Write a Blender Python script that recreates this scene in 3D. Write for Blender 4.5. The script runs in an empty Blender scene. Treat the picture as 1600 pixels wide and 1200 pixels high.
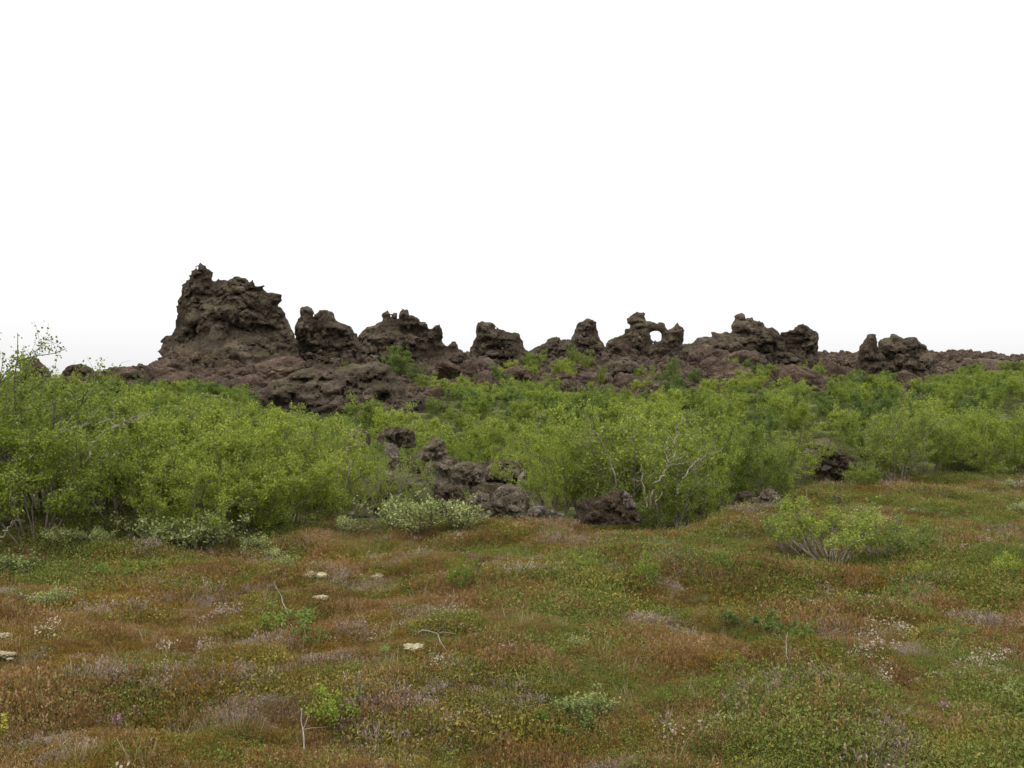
import bpy, math, random
import numpy as np
from mathutils import Matrix

# ------------------------------------------------------------------ camera, world, sun, exposure
sc = bpy.context.scene
COL = sc.collection
EYE = 1.6          # camera height
F = 1600.0         # focal length in photo pixels (photo 1600 px wide)
HY = 620.0         # eye-level row
cam_d = bpy.data.cameras.new('camera'); cam_d.sensor_width = 36; cam_d.lens = 36
cam_d.shift_y = 20 / 1600; cam_d.clip_start = 0.05; cam_d.clip_end = 9000
cam = bpy.data.objects.new('camera', cam_d); COL.objects.link(cam)
cam.location = (0, 0, EYE); cam.rotation_euler = (math.radians(90), 0, 0)
sc.camera = cam

SUN_EL, SUN_AZ = 58.0, 215.0     # degrees; azimuth clockwise from +Y
w = bpy.data.worlds.new('World'); sc.world = w; w.use_nodes = True
nt = w.node_tree; nt.nodes.clear()
out = nt.nodes.new('ShaderNodeOutputWorld'); bg = nt.nodes.new('ShaderNodeBackground')
sky = nt.nodes.new('ShaderNodeTexSky'); sky.sky_type = 'NISHITA'; sky.sun_disc = False
sky.sun_elevation = math.radians(SUN_EL); sky.sun_rotation = math.radians(SUN_AZ)
sky.dust_density = 4
hs = nt.nodes.new('ShaderNodeHueSaturation'); hs.inputs['Saturation'].default_value = 0.25; hs.inputs['Value'].default_value = 0.35
tc = nt.nodes.new('ShaderNodeTexCoord'); sx = nt.nodes.new('ShaderNodeSeparateXYZ')
mr = nt.nodes.new('ShaderNodeMapRange')     # overcast deck: the zenith three times as bright as the horizon
mr.inputs['From Min'].default_value = 0; mr.inputs['From Max'].default_value = 1
mr.inputs['To Min'].default_value = 8.0; mr.inputs['To Max'].default_value = 26.0
nz = nt.nodes.new('ShaderNodeTexNoise'); nz.inputs['Scale'].default_value = 1.6; nz.inputs['Detail'].default_value = 4
mz = nt.nodes.new('ShaderNodeMapRange'); mz.inputs['To Min'].default_value = 0.93; mz.inputs['To Max'].default_value = 1.09
mu = nt.nodes.new('ShaderNodeMath'); mu.operation = 'MULTIPLY'
cl = nt.nodes.new('ShaderNodeCombineColor')
ad = nt.nodes.new('ShaderNodeMix'); ad.data_type = 'RGBA'; ad.blend_type = 'ADD'; ad.inputs[0].default_value = 1
L = nt.links.new
L(tc.outputs['Generated'], sx.inputs[0]); L(sx.outputs['Z'], mr.inputs['Value'])
L(tc.outputs['Generated'], nz.inputs['Vector']); L(nz.outputs['Fac'], mz.inputs['Value'])
L(mr.outputs[0], mu.inputs[0]); L(mz.outputs[0], mu.inputs[1])
for i in range(3): L(mu.outputs[0], cl.inputs[i])
L(sky.outputs[0], hs.inputs['Color']); L(hs.outputs[0], ad.inputs[6]); L(cl.outputs[0], ad.inputs[7])
L(ad.outputs[2], bg.inputs['Color']); bg.inputs['Strength'].default_value = 0.1
L(bg.outputs[0], out.inputs['Surface'])

sd = bpy.data.lights.new('sun', 'SUN'); sd.energy = 0.8; sd.angle = math.radians(25); sd.color = (1, 0.96, 0.9)
so = bpy.data.objects.new('sun', sd); COL.objects.link(so)
_e, _a = math.radians(SUN_EL), math.radians(SUN_AZ)
from mathutils import Vector
so.rotation_euler = Vector((math.sin(_a) * math.cos(_e), math.cos(_a) * math.cos(_e), math.sin(_e))).to_track_quat('Z', 'Y').to_euler()
sc.view_settings.view_transform = 'Standard'; sc.view_settings.look = 'None'
sc.view_settings.exposure = 0.0; sc.view_settings.gamma = 1
sc.cycles.max_bounces = 5; sc.cycles.diffuse_bounces = 3; sc.cycles.transmission_bounces = 3
sc.cycles.caustics_reflective = False; sc.cycles.caustics_refractive = False

# ------------------------------------------------------------------ noise
U = np.uint32
def hsh(ix, iy, iz, s):
    with np.errstate(over='ignore'):
        h = (ix.astype(np.int64).astype(U) * U(374761393)) ^ (iy.astype(np.int64).astype(U) * U(668265263)) ^ (iz.astype(np.int64).astype(U) * U(2147483647 & 0x5bd1e995)) ^ U((s * 144269 + 7) & 0xffffffff)
        h = (h ^ (h >> U(13))) * U(1274126177); h = (h ^ (h >> U(16))) * U(2246822519); h = h ^ (h >> U(13))
    return h.astype(np.float64) / 4294967295.0
def vnoise(x, y, z, s=0):
    x, y, z = np.broadcast_arrays(np.asarray(x, float), np.asarray(y, float), np.asarray(z, float))
    fx, fy, fz = np.floor(x), np.floor(y), np.floor(z)
    tx, ty, tz = x - fx, y - fy, z - fz
    tx, ty, tz = [t * t * t * (t * (t * 6 - 15) + 10) for t in (tx, ty, tz)]
    r = 0
    for a in (0, 1):
        wa = tx if a else 1 - tx
        for b in (0, 1):
            wb = ty if b else 1 - ty
            for c in (0, 1):
                wc = tz if c else 1 - tz
                r = r + wa * wb * wc * hsh(fx + a, fy + b, fz + c, s)
    return r * 2 - 1
def fbm(x, y, z, s=0, o=4, g=0.5):
    r, a, n = 0, 1.0, 0
    for i in range(o):
        r = r + a * vnoise(x * 2.03 ** i + 17.1 * i, y * 2.03 ** i + 5.3 * i, z * 2.03 ** i + 9.7 * i, s + i); n += a; a *= g
    return r / n * 1.5
def worley(x, y, z, s=0):
    fx, fy, fz = np.floor(x), np.floor(y), np.floor(z)
    f1 = np.full(x.shape, 9.0); f2 = np.full(x.shape, 9.0); cid = np.zeros(x.shape)
    for a in (-1, 0, 1):
        for b in (-1, 0, 1):
            for c in (-1, 0, 1):
                gx, gy, gz = fx + a, fy + b, fz + c
                d = (gx + hsh(gx, gy, gz, s) - x) ** 2 + (gy + hsh(gx, gy, gz, s + 1) - y) ** 2 + (gz + hsh(gx, gy, gz, s + 2) - z) ** 2
                m = d < f1
                f2 = np.where(m, f1, np.minimum(f2, d)); cid = np.where(m, hsh(gx, gy, gz, s + 3), cid); f1 = np.where(m, d, f1)
    return np.sqrt(f1), np.sqrt(f2), cid

# ------------------------------------------------------------------ mesh helpers
def mesh_np(name, V, Q=None, mats=(), T=None, midx=None, smooth=False, attrs=None):
    me = bpy.data.meshes.new(name)
    V = np.asarray(V, np.float32).reshape(-1, 3)
    parts, sizes = [], []
    if Q is not None and len(Q): parts.append(np.asarray(Q, np.int32).ravel()); sizes.append(np.full(len(Q), 4, np.int32))
    if T is not None and len(T): parts.append(np.asarray(T, np.int32).ravel()); sizes.append(np.full(len(T), 3, np.int32))
    li = np.concatenate(parts); sz = np.concatenate(sizes)
    me.vertices.add(len(V)); me.vertices.foreach_set('co', V.ravel())
    me.loops.add(len(li)); me.loops.foreach_set('vertex_index', li)
    st = np.concatenate([[0], np.cumsum(sz)[:-1]]).astype(np.int32)
    me.polygons.add(len(sz)); me.polygons.foreach_set('loop_start', st); me.polygons.foreach_set('loop_total', sz)
    for m in mats: me.materials.append(m)
    if midx is not None: me.polygons.foreach_set('material_index', np.asarray(midx, np.int32))
    me.polygons.foreach_set('use_smooth', np.full(len(sz), bool(smooth)))
    me.update(calc_edges=True)
    for k, (dom, arr) in (attrs or {}).items():
        a = me.attributes.new(k, 'FLOAT', dom); a.data.foreach_set('value', np.asarray(arr, np.float32).ravel())
    return me
def link(o, parent=None):
    COL.objects.link(o)
    if parent: o.parent = parent
    return o
def obj(name, me, parent=None, loc=(0, 0, 0)):
    o = bpy.data.objects.new(name, me); o.location = loc
    return link(o, parent)
def tag(o, label=None, cat=None, group=None, kind=None):
    if label: o['label'] = label
    if cat: o['category'] = cat
    if group: o['group'] = group
    if kind: o['kind'] = kind
    return o

# ------------------------------------------------------------------ materials
def newmat(name):
    m = bpy.data.materials.new(name); m.use_nodes = True; m.node_tree.nodes.clear(); return m
class NB:
    def __init__(s, m): s.t = m.node_tree
    def n(s, typ, **kw):
        nd = s.t.nodes.new(typ)
        for k, v in kw.items():
            if k[0] == '_': nd.inputs[k[1:].replace('_', ' ')].default_value = v
            else: setattr(nd, k, v)
        return nd
    def l(s, a, b): s.t.links.new(a, b)
    def noise(s, vec, scale, detail=4, rough=0.6):
        nd = s.n('ShaderNodeTexNoise', _Scale=scale, _Detail=detail, _Roughness=rough)
        if vec: s.l(vec, nd.inputs['Vector'])
        return nd.outputs['Fac']
    def math(s, op, a, b=0.0, clamp=False):
        nd = s.n('ShaderNodeMath', operation=op); nd.use_clamp = clamp
        for i, v in enumerate((a, b)):
            if isinstance(v, (int, float)): nd.inputs[i].default_value = v
            else: s.l(v, nd.inputs[i])
        return nd.outputs[0]
    def mix(s, f, a, b):
        nd = s.n('ShaderNodeMix', data_type='RGBA')
        for i, v in ((0, f), (6, a), (7, b)):
            if isinstance(v, (int, float)): nd.inputs[i].default_value = v
            elif isinstance(v, tuple): nd.inputs[i].default_value = (*v[:3], 1)
            else: s.l(v, nd.inputs[i])
        return nd.outputs[2]
    def ramp(s, f, stops):
        nd = s.n('ShaderNodeValToRGB'); s.l(f, nd.inputs[0]); e = nd.color_ramp.elements
        while len(e) < len(stops): e.new(0.5)
        for k, (p, c) in zip(e, stops): k.position = p; k.color = (*c, 1) if len(c) == 3 else c
        return nd.outputs['Color']
def G(v): return (v, v, v)

def rock_mat(name, dark, mid, light, scale=1.0, moss=0.3, pale=0.3, bump=1.0, coord='Object'):
    m = newmat(name); b = NB(m)
    geo = b.n('ShaderNodeNewGeometry'); P = geo.outputs['Position']
    if coord == 'Object':
        P = b.n('ShaderNodeTexCoord').outputs['Object']
    mp = b.n('ShaderNodeMapping'); b.l(P, mp.inputs[0]); mp.inputs['Scale'].default_value = (0.5, 0.5, 2.2)
    n1 = b.noise(P, 0.45 * scale, 6, 0.65); n2 = b.noise(P, 2.6 * scale, 8, 0.7); n3 = b.noise(mp.outputs[0], 0.9 * scale, 5, 0.65)
    n4 = b.noise(P, 11 * scale, 6, 0.75)
    v = b.math('ADD', b.math('MULTIPLY', n1, 0.38), b.math('ADD', b.math('MULTIPLY', n2, 0.34), b.math('MULTIPLY', n3, 0.28)))
    c = b.ramp(v, [(0.36, dark), (0.5, mid), (0.64, light)])
    sp = b.ramp(n4, [(0.38, G(0.32)), (0.50, G(1)), (0.64, G(1.75))])
    mm = b.n('ShaderNodeMix', data_type='RGBA', blend_type='MULTIPLY'); mm.inputs[0].default_value = 0.9
    b.l(c, mm.inputs[6]); b.l(sp, mm.inputs[7]); c = mm.outputs[2]
    up = b.n('ShaderNodeSeparateXYZ'); b.l(geo.outputs['Normal'], up.inputs[0])
    upf = b.math('MULTIPLY', up.outputs['Z'], 1.0, True)
    big = b.ramp(b.noise(P, 0.16 * scale, 4, 0.6), [(0.38, G(0)), (0.62, G(1))]); oi = b.n('ShaderNodeObjectInfo')
    gm = b.n('ShaderNodeMix', data_type='RGBA', blend_type='MULTIPLY'); gm.inputs[0].default_value = 1
    b.l(c, gm.inputs[6]); b.l(b.mix(b.math('ADD', b.math('MULTIPLY', big, 0.7), b.math('MULTIPLY', oi.outputs['Random'], 0.3)), (0.68, 0.66, 0.66), (1.15, 1.18, 1.16)), gm.inputs[7]); c = gm.outputs[2]
    if moss:
        g = b.math('MULTIPLY', b.math('MULTIPLY', b.ramp(b.noise(P, 0.8 * scale, 5, 0.7), [(0.5, G(0)), (0.62, G(1))]), upf), moss, True)
        c = b.mix(g, c, (0.075, 0.072, 0.02))
    if pale:
        g = b.math('MULTIPLY', b.ramp(b.noise(P, 5.5 * scale, 7, 0.75), [(0.6, G(0)), (0.68, G(1))]), b.math('ADD', b.math('MULTIPLY', upf, 0.8), 0.2))
        c = b.mix(b.math('MULTIPLY', g, pale, True), c, (0.30, 0.275, 0.235))
    hb = b.math('ADD', b.math('MULTIPLY', n2, 0.7), b.math('MULTIPLY', n4, 0.25))
    bp = b.n('ShaderNodeBump', _Strength=0.9 * bump, _Distance=0.35 / scale); b.l(hb, bp.inputs['Height'])
    p = b.n('ShaderNodeBsdfPrincipled', _Roughness=0.95); p.inputs['Specular IOR Level'].default_value = 0.15
    b.l(c, p.inputs['Base Color']); b.l(bp.outputs[0], p.inputs['Normal'])
    o = b.n('ShaderNodeOutputMaterial'); b.l(p.outputs[0], o.inputs['Surface'])
    return m
M_CRAG = rock_mat('lava_crag', (0.014, 0.010, 0.008), (0.064, 0.047, 0.033), (0.165, 0.125, 0.09), 1.3, 0.6, 0.35, coord='World')
M_BOULDER = rock_mat('lava_boulder', (0.026, 0.020, 0.014), (0.112, 0.089, 0.062), (0.26, 0.22, 0.165), 3.6, 0.6, 0.8)
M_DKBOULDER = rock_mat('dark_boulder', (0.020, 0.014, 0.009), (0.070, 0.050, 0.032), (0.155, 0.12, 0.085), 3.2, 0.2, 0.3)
M_FARBLK = rock_mat('lava_block', (0.022, 0.015, 0.011), (0.078, 0.053, 0.037), (0.18, 0.13, 0.092), 1.8, 0.15, 0.5)
M_PALE = rock_mat('pale_rock', (0.05, 0.04, 0.034), (0.15, 0.12, 0.10), (0.36, 0.31, 0.28), 3.5, 0.1, 0.9)

def leaf_mat(name, lo, mid, hi, trans=0.35, rough=0.6):
    m = newmat(name); b = NB(m)
    oi = b.n('ShaderNodeObjectInfo'); at = b.n('ShaderNodeAttribute', attribute_name='tint')
    P = b.n('ShaderNodeNewGeometry').outputs['Position']
    nn = b.noise(P, 0.55, 3, 0.6)
    v = b.math('ADD', b.math('MULTIPLY', at.outputs['Fac'], 0.42), b.math('ADD', b.math('MULTIPLY', oi.outputs['Random'], 0.26), b.math('MULTIPLY', nn, 0.36)))
    c = b.ramp(v, [(0.18, lo), (0.5, mid), (0.88, hi)])
    p = b.n('ShaderNodeBsdfPrincipled', _Roughness=rough); p.inputs['Specular IOR Level'].default_value = 0.25
    t = b.n('ShaderNodeBsdfTranslucent'); b.l(c, p.inputs['Base Color']); b.l(c, t.inputs['Color'])
    x = b.n('ShaderNodeMixShader'); x.inputs[0].default_value = trans
    b.l(p.outputs[0], x.inputs[1]); b.l(t.outputs[0], x.inputs[2])
    o = b.n('ShaderNodeOutputMaterial'); b.l(x.outputs[0], o.inputs['Surface'])
    return m
M_BIRCH = leaf_mat('birch_leaf', (0.072, 0.108, 0.014), (0.176, 0.230, 0.025), (0.37, 0.41, 0.05))
M_DKBIRCH = leaf_mat('dark_birch_leaf', (0.055, 0.092, 0.018), (0.11, 0.165, 0.026), (0.21, 0.26, 0.042))
M_UNDER = leaf_mat('undergrowth_leaf', (0.040, 0.055, 0.013), (0.075, 0.085, 0.018), (0.15, 0.15, 0.03))
M_WILLOW = leaf_mat('willow_leaf', (0.09, 0.12, 0.028), (0.185, 0.215, 0.062), (0.41, 0.43, 0.18), 0.2)
M_RED = leaf_mat('red_leaf', (0.25, 0.05, 0.02), (0.38, 0.08, 0.03), (0.45, 0.16, 0.03), 0.2)
M_PINK = leaf_mat('pink_petal', (0.20, 0.07, 0.13), (0.30, 0.12, 0.20), (0.40, 0.22, 0.31), 0.2)
M_YEL = leaf_mat('yellow_stalk', (0.16, 0.15, 0.02), (0.28, 0.26, 0.03), (0.38, 0.32, 0.05), 0.2)
def bark_mat(name, a, c2):
    m = newmat(name); b = NB(m)
    P = b.n('ShaderNodeTexCoord').outputs['Object']
    c = b.ramp(b.noise(P, 14, 5, 0.7), [(0.35, a), (0.65, c2)])
    p = b.n('ShaderNodeBsdfPrincipled', _Roughness=0.85); b.l(c, p.inputs['Base Color'])
    o = b.n('ShaderNodeOutputMaterial'); b.l(p.outputs[0], o.inputs['Surface']); return m
M_BARK = bark_mat('birch_bark', (0.055, 0.040, 0.030), (0.15, 0.12, 0.095))
M_PBARK = bark_mat('pale_bark', (0.10, 0.078, 0.060), (0.28, 0.235, 0.195))
M_DBARK = bark_mat('dark_bark', (0.035, 0.025, 0.02), (0.10, 0.07, 0.055))

def heath_mat(name, stops, scale=0.9, trans=0.2, rw=0.45):
    m = newmat(name); b = NB(m)
    oi = b.n('ShaderNodeObjectInfo'); P = b.n('ShaderNodeNewGeometry').outputs['Position']
    at = b.n('ShaderNodeAttribute', attribute_name='tint')
    v = b.math('ADD', b.math('MULTIPLY', b.noise(P, scale, 4, 0.65), 0.5), b.math('ADD', b.math('MULTIPLY', oi.outputs['Random'], rw * 0.6), b.math('MULTIPLY', at.outputs['Fac'], rw * 0.6)))
    c = b.ramp(v, stops)
    p = b.n('ShaderNodeBsdfPrincipled', _Roughness=0.85); p.inputs['Specular IOR Level'].default_value = 0.15
    t = b.n('ShaderNodeBsdfTranslucent'); b.l(c, p.inputs['Base Color']); b.l(c, t.inputs['Color'])
    x = b.n('ShaderNodeMixShader'); x.inputs[0].default_value = trans
    b.l(p.outputs[0], x.inputs[1]); b.l(t.outputs[0], x.inputs[2])
    o = b.n('ShaderNodeOutputMaterial'); b.l(x.outputs[0], o.inputs['Surface']); return m
M_HEATHER = heath_mat('heather', [(0.25, (0.074, 0.056, 0.023)), (0.45, (0.166, 0.097, 0.030)), (0.6, (0.249, 0.144, 0.056)), (0.8, (0.367, 0.269, 0.160))])
M_CROW = heath_mat('crowberry', [(0.25, (0.062, 0.070, 0.016)), (0.42, (0.149, 0.116, 0.022)), (0.6, (0.248, 0.134, 0.029)), (0.8, (0.232, 0.199, 0.039))])
M_MOSS = heath_mat('moss', [(0.25, (0.071, 0.073, 0.015)), (0.5, (0.160, 0.143, 0.028)), (0.75, (0.286, 0.216, 0.050))])
M_BILB = heath_mat('bilberry', [(0.25, (0.051, 0.071, 0.015)), (0.5, (0.114, 0.137, 0.024)), (0.75, (0.212, 0.224, 0.055))])
M_GRASS = heath_mat('dry_grass', [(0.25, (0.17, 0.15, 0.06)), (0.5, (0.30, 0.24, 0.12)), (0.8, (0.45, 0.38, 0.24))], trans=0.3)
M_GREYH = heath_mat('grey_heather', [(0.25, (0.093, 0.068, 0.051)), (0.5, (0.238, 0.178, 0.132)), (0.8, (0.425, 0.348, 0.281))])
M_PALEF = heath_mat('pale_fleck', [(0.25, (0.22, 0.18, 0.13)), (0.5, (0.33, 0.28, 0.21)), (0.8, (0.48, 0.43, 0.33))])
M_LICH = rock_mat('lichen', (0.20, 0.165, 0.10), (0.32, 0.275, 0.17), (0.46, 0.41, 0.28), 14, 0, 0, 0.5)

# ------------------------------------------------------------------ terrain
PX = np.array([-500, -150, 0, 200, 350, 500, 650, 800, 950, 1100, 1250, 1400, 1600, 1900, 2300], float)
def zrow(vals): return np.array(vals, float)
def pyrow(Y, vals): return EYE + (HY - np.array(vals, float)) / F * Y
ROWS = [
 (0, zrow([0] * 15)), (8, zrow([0] * 15)),
 (11, zrow([0, 0, 0, 0, 0, -.02, 0, 0, 0, 0, .03, .05, .05, .05, 0])),
 (14, zrow([0, 0, 0, -.05, -.1, -.15, -.08, -.02, -.2, -.12, .08, .12, .1, .1, 0])),
 (18, zrow([0, 0, -.05, -.1, -.2, -.3, -.2, -.1, -.25, -.1, .08, .12, .12, .1, 0])),
 (22, zrow([0, 0, -.05, -.1, -.2, -.3, -.2, -.1, -.2, -.1, .1, .15, .15, .15, .1])),
 (30, zrow([0, 0, 0, 0, 0, 0, 0, 0, 0, .1, .3, .4, .4, .4, .4])),
 (45, zrow([.2, .2, .2, .4, .5, .5, .5, .5, .5, .6, .9, 1.0, 1.1, 1.1, 1.1])),
 (58, pyrow(58, [640, 636, 632, 626, 622, 630, 632, 625, 622, 618, 618, 620, 616, 612, 612])),
 (70, pyrow(70, [630, 622, 616, 606, 600, 612, 612, 606, 602, 602, 606, 614, 604, 600, 600])),
 (80, pyrow(80, [622, 610, 606, 594, 578, 588, 586, 582, 576, 580, 588, 604, 591, 588, 588])),
 (90, pyrow(90, [616, 602, 600, 586, 548, 556, 560, 560, 550, 552, 562, 572, 574, 574, 574])),
 (98, pyrow(98, [614, 600, 598, 584, 546, 544, 546, 553, 543, 540, 551, 557, 560, 560, 560])),
 (112, pyrow(112, [614, 602, 600, 588, 560, 552, 553, 558, 548, 545, 549, 551, 550, 549, 549])),
 (125, zrow([2.2, 2.4, 2.8, 3.6, 4.5, 5, 5, 5, 5.3, 5.5, 5.9, 6.3, 6.5, 6.5, 6.5])),
 (220, zrow([2] * 15)), (4000, zrow([2] * 15))]
RY = np.array([r[0] for r in ROWS], float); RZ = np.array([r[1] for r in ROWS])
def smooth_interp(t, xs):
    i = np.clip(np.searchsorted(xs, t, 'right') - 1, 0, len(xs) - 2)
    f = np.clip((t - xs[i]) / (xs[i + 1] - xs[i]), 0, 1)
    return i, f
def cr(p0, p1, p2, p3, t):
    return p1 + 0.5 * t * (p2 - p0 + t * (2 * p0 - 5 * p1 + 4 * p2 - p3 + t * (3 * (p1 - p2) + p3 - p0)))
def dist_of(x, y): return np.maximum(y, 0.74 * np.hypot(x, y))
def px_of(x, y): return 800 + F * np.clip(x / np.maximum(dist_of(x, y), 0.5), -1.0, 1.0)
def base_h(x, y):
    d = dist_of(x, y); px = np.clip(px_of(x, y), PX[0], PX[-1])
    i, f = smooth_interp(px, PX); j, g = smooth_interp(d, RY)
    def col(k):
        k = np.clip(k, 0, len(RY) - 1)
        g4 = [np.clip(i + o, 0, len(PX) - 1) for o in (-1, 0, 1, 2)]
        return cr(RZ[k, g4[0]], RZ[k, g4[1]], RZ[k, g4[2]], RZ[k, g4[3]], f)
    gs = g * g * (3 - 2 * g) * 0.4 + g * 0.6
    return col(j) * (1 - gs) + col(j + 1) * gs
def sstep(a, b, x): t = np.clip((x - a) / (b - a), 0, 1); return t * t * (3 - 2 * t)
def rocky(x, y):
    d = dist_of(x, y); px = px_of(x, y)
    lim = np.interp(px, [-200, 150, 250, 420, 600, 750, 1000, 1150, 1300, 1440, 1500, 1900], [86, 84, 68, 64, 60, 61, 57, 58, 59, 62, 88, 94])
    return sstep(-4, 3, d - lim + 5 * fbm(x / 7, y / 7, 0, 31, 3))
def h_fine(x, y):
    d = dist_of(x, y)
    near = 1 - sstep(16, 30, d)
    hum = fbm(x / 1.5, y / 1.5, 0, 5, 2) * 0.11 + np.abs(vnoise(x / 0.55, y / 0.55, 0, 8)) * 0.10 + fbm(x / 0.22, y / 0.22, 0, 9, 1) * 0.018 + fbm(x / 5, y / 5, 0, 12, 2) * 0.1
    mid = fbm(x / 4, y / 4, 0, 21, 4) * 0.22
    return hum * near + mid * (1 - near) * (1 - sstep(150, 250, d))
def h_all(x, y):
    d = dist_of(x, y); px = px_of(x, y)
    dip = .20 * np.exp(-((px - 745) / 200) ** 2) * sstep(10.8, 12.6, d) * (1 - sstep(16, 20, d)) + .28 * np.exp(-((px - 1055) / 45) ** 2) * np.exp(-((d - 13.6) / 1.4) ** 2)
    return base_h(x, y) + h_fine(x, y) - dip + .16 * np.exp(-((px - 1160) / 55) ** 2 - ((d - 12.9) / .9) ** 2)
def rubble(x, y, z, rk):
    r = np.zeros(x.shape); m = rk > 0.02
    X, Y_, Z = x[m], y[m], z[m]
    wx = X + 0.5 * fbm(X / 1.2, Y_ / 1.2, Z / 1.2, 40, 2); wy = Y_ + 0.5 * fbm(X / 1.2, Y_ / 1.2, Z / 1.2, 41, 2)
    a1, a2, ca = worley(wx / 2.3, wy / 2.3, Z / 2.3, 50)
    b1, b2, cb = worley(wx / 0.8, wy / 0.8, Z / 0.8, 60); c1, c2, cc = worley(wx / .38, wy / .38, Z / .38, 65)
    big = fbm(X / 6, Y_ / 6, 0, 70, 3)
    gravel = sstep(0.1, 0.5, fbm(X / 9, Y_ / 9, 0, 75, 2) + np.exp(-((px_of(X, Y_) - 350) / 60) ** 2) * 0.6)
    v = (ca * 1.2 - 0.5 + 0.5 * sstep(0, .25, a2 - a1)) * 0.75 + (cb * 0.7 + 0.5 * sstep(0, .2, b2 - b1)) * 0.6 + cc * .28 + 0.6 * big + 0.25 * fbm(X / .5, Y_ / .5, Z / .5, 77, 2) - 1.1
    v = v * np.interp(px_of(X, Y_), [1280, 1300, 1330, 1460, 1490], [1, .5, .35, .35, .15]) - .1
    v = v - .45 * sstep(82, 88, dist_of(X, Y_))
    r[m] = (v * (1 - 0.8 * gravel)) * rk[m] * (1 - sstep(125, 200, dist_of(X, Y_)))
    return r
def th_grid():
    a = np.radians(np.concatenate([np.linspace(-180, -40, 40)[:-1], np.linspace(-40, -29, 40)[:-1], np.linspace(-29, 29, 1000)[:-1], np.linspace(29, 40, 40)[:-1], np.linspace(40, 180, 40)]))
    r = np.concatenate([[0.02], np.geomspace(0.5, 3.2, 14)[:-1], np.geomspace(3.2, 20, 190)[:-1], np.geomspace(20, 60, 110)[:-1], np.linspace(60, 112, 380)[:-1], np.linspace(112, 126, 30)[:-1], np.geomspace(126, 4000, 40)])
    return a, r
A_, R_ = th_grid()
AA, RR = np.meshgrid(A_, R_, indexing='ij'); GX = RR * np.sin(AA); GY = RR * np.cos(AA)
GZ = h_all(GX, GY); RK = rocky(GX, GY); GZ2 = GZ + rubble(GX, GY, GZ, RK)
na, nr = GX.shape
idx = np.arange(na * nr).reshape(na, nr)
Q = np.stack([idx[:-1, :-1], idx[:-1, 1:], idx[1:, 1:], idx[1:, :-1]], -1).reshape(-1, 4)[:, ::-1]

def ground_mat():
    m = newmat('ground_cover'); b = NB(m)
    geo = b.n('ShaderNodeNewGeometry'); P = geo.outputs['Position']; at = b.n('ShaderNodeAttribute', attribute_name='rocky')
    n1 = b.noise(P, 0.9, 6, 0.7); n2 = b.noise(P, 6, 6, 0.75); n3 = b.noise(P, 28, 4, 0.7)
    v = b.math('ADD', b.math('MULTIPLY', n1, 0.5), b.math('ADD', b.math('MULTIPLY', n2, 0.3), b.math('MULTIPLY', n3, 0.2)))
    heath = b.ramp(v, [(0.38, (0.045, 0.036, 0.018)), (0.47, (0.10, 0.066, 0.03)), (0.55, (0.10, 0.09, 0.028)), (0.65, (0.19, 0.13, 0.085))])
    far = b.ramp(v, [(0.38, (0.035, 0.045, 0.015)), (0.5, (0.075, 0.09, 0.024)), (0.65, (0.12, 0.11, 0.04))])
    fd = b.n('ShaderNodeAttribute', attribute_name='far')
    soil = b.mix(fd.outputs['Fac'], heath, far)
    k1 = b.noise(P, 0.35, 6, 0.7); k2 = b.noise(P, 2.2, 8, 0.75); k3 = b.noise(P, 9, 5, 0.7)
    kv = b.math('ADD', b.math('MULTIPLY', k1, 0.4), b.math('ADD', b.math('MULTIPLY', k2, 0.35), b.math('MULTIPLY', k3, 0.25)))
    rock = b.ramp(kv, [(0.36, (0.020, 0.014, 0.010)), (0.48, (0.064, 0.045, 0.031)), (0.58, (0.108, 0.083, 0.062)), (0.68, (0.24, 0.19, 0.145))])
    m2 = b.n('ShaderNodeMix', data_type='RGBA', blend_type='MULTIPLY'); m2.inputs[0].default_value = 0.9
    b.l(rock, m2.inputs[6]); b.l(b.ramp(b.noise(P, 5, 6, 0.8), [(0.38, G(0.3)), (0.50, G(0.95)), (0.64, G(1.8))]), m2.inputs[7]); rock = m2.outputs[2]
    up = b.n('ShaderNodeSeparateXYZ'); b.l(geo.outputs['Normal'], up.inputs[0])
    ms = b.math('MULTIPLY', b.ramp(b.noise(P, 0.22, 5, 0.7), [(0.49, G(0)), (0.60, G(1))]), b.math('MULTIPLY', up.outputs['Z'], 0.8, True))
    rock = b.mix(ms, rock, (0.085, 0.088, 0.020))
    c = b.mix(at.outputs['Fac'], soil, rock)
    bp = b.n('ShaderNodeBump', _Strength=0.8, _Distance=0.25); b.l(b.math('ADD', b.math('MULTIPLY', k2, b.math('MULTIPLY', at.outputs['Fac'], 0.8)), b.math('MULTIPLY', n3, 0.12)), bp.inputs['Height'])
    p = b.n('ShaderNodeBsdfPrincipled', _Roughness=0.95); p.inputs['Specular IOR Level'].default_value = 0.1
    b.l(c, p.inputs['Base Color']); b.l(bp.outputs[0], p.inputs['Normal'])
    o = b.n('ShaderNodeOutputMaterial'); b.l(p.outputs[0], o.inputs['Surface']); return m
GD = dist_of(GX, GY)
me = mesh_np('ground', np.stack([GX, GY, GZ2], -1), Q, [ground_mat()], smooth=False,
             attrs={'rocky': ('POINT', RK), 'far': ('POINT', sstep(0, 2.5, GD - np.interp(px_of(GX, GY), [0, 200, 350, 480, 600, 800, 1000, 1100, 1180, 1300, 1400, 1600], [10.2, 10.2, 10.6, 11.4, 12.4, 13.4, 12.6, 12.6, 14.0, 15.4, 16.9, 17.4])))})
tag(obj('ground', me), kind='structure')

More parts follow.
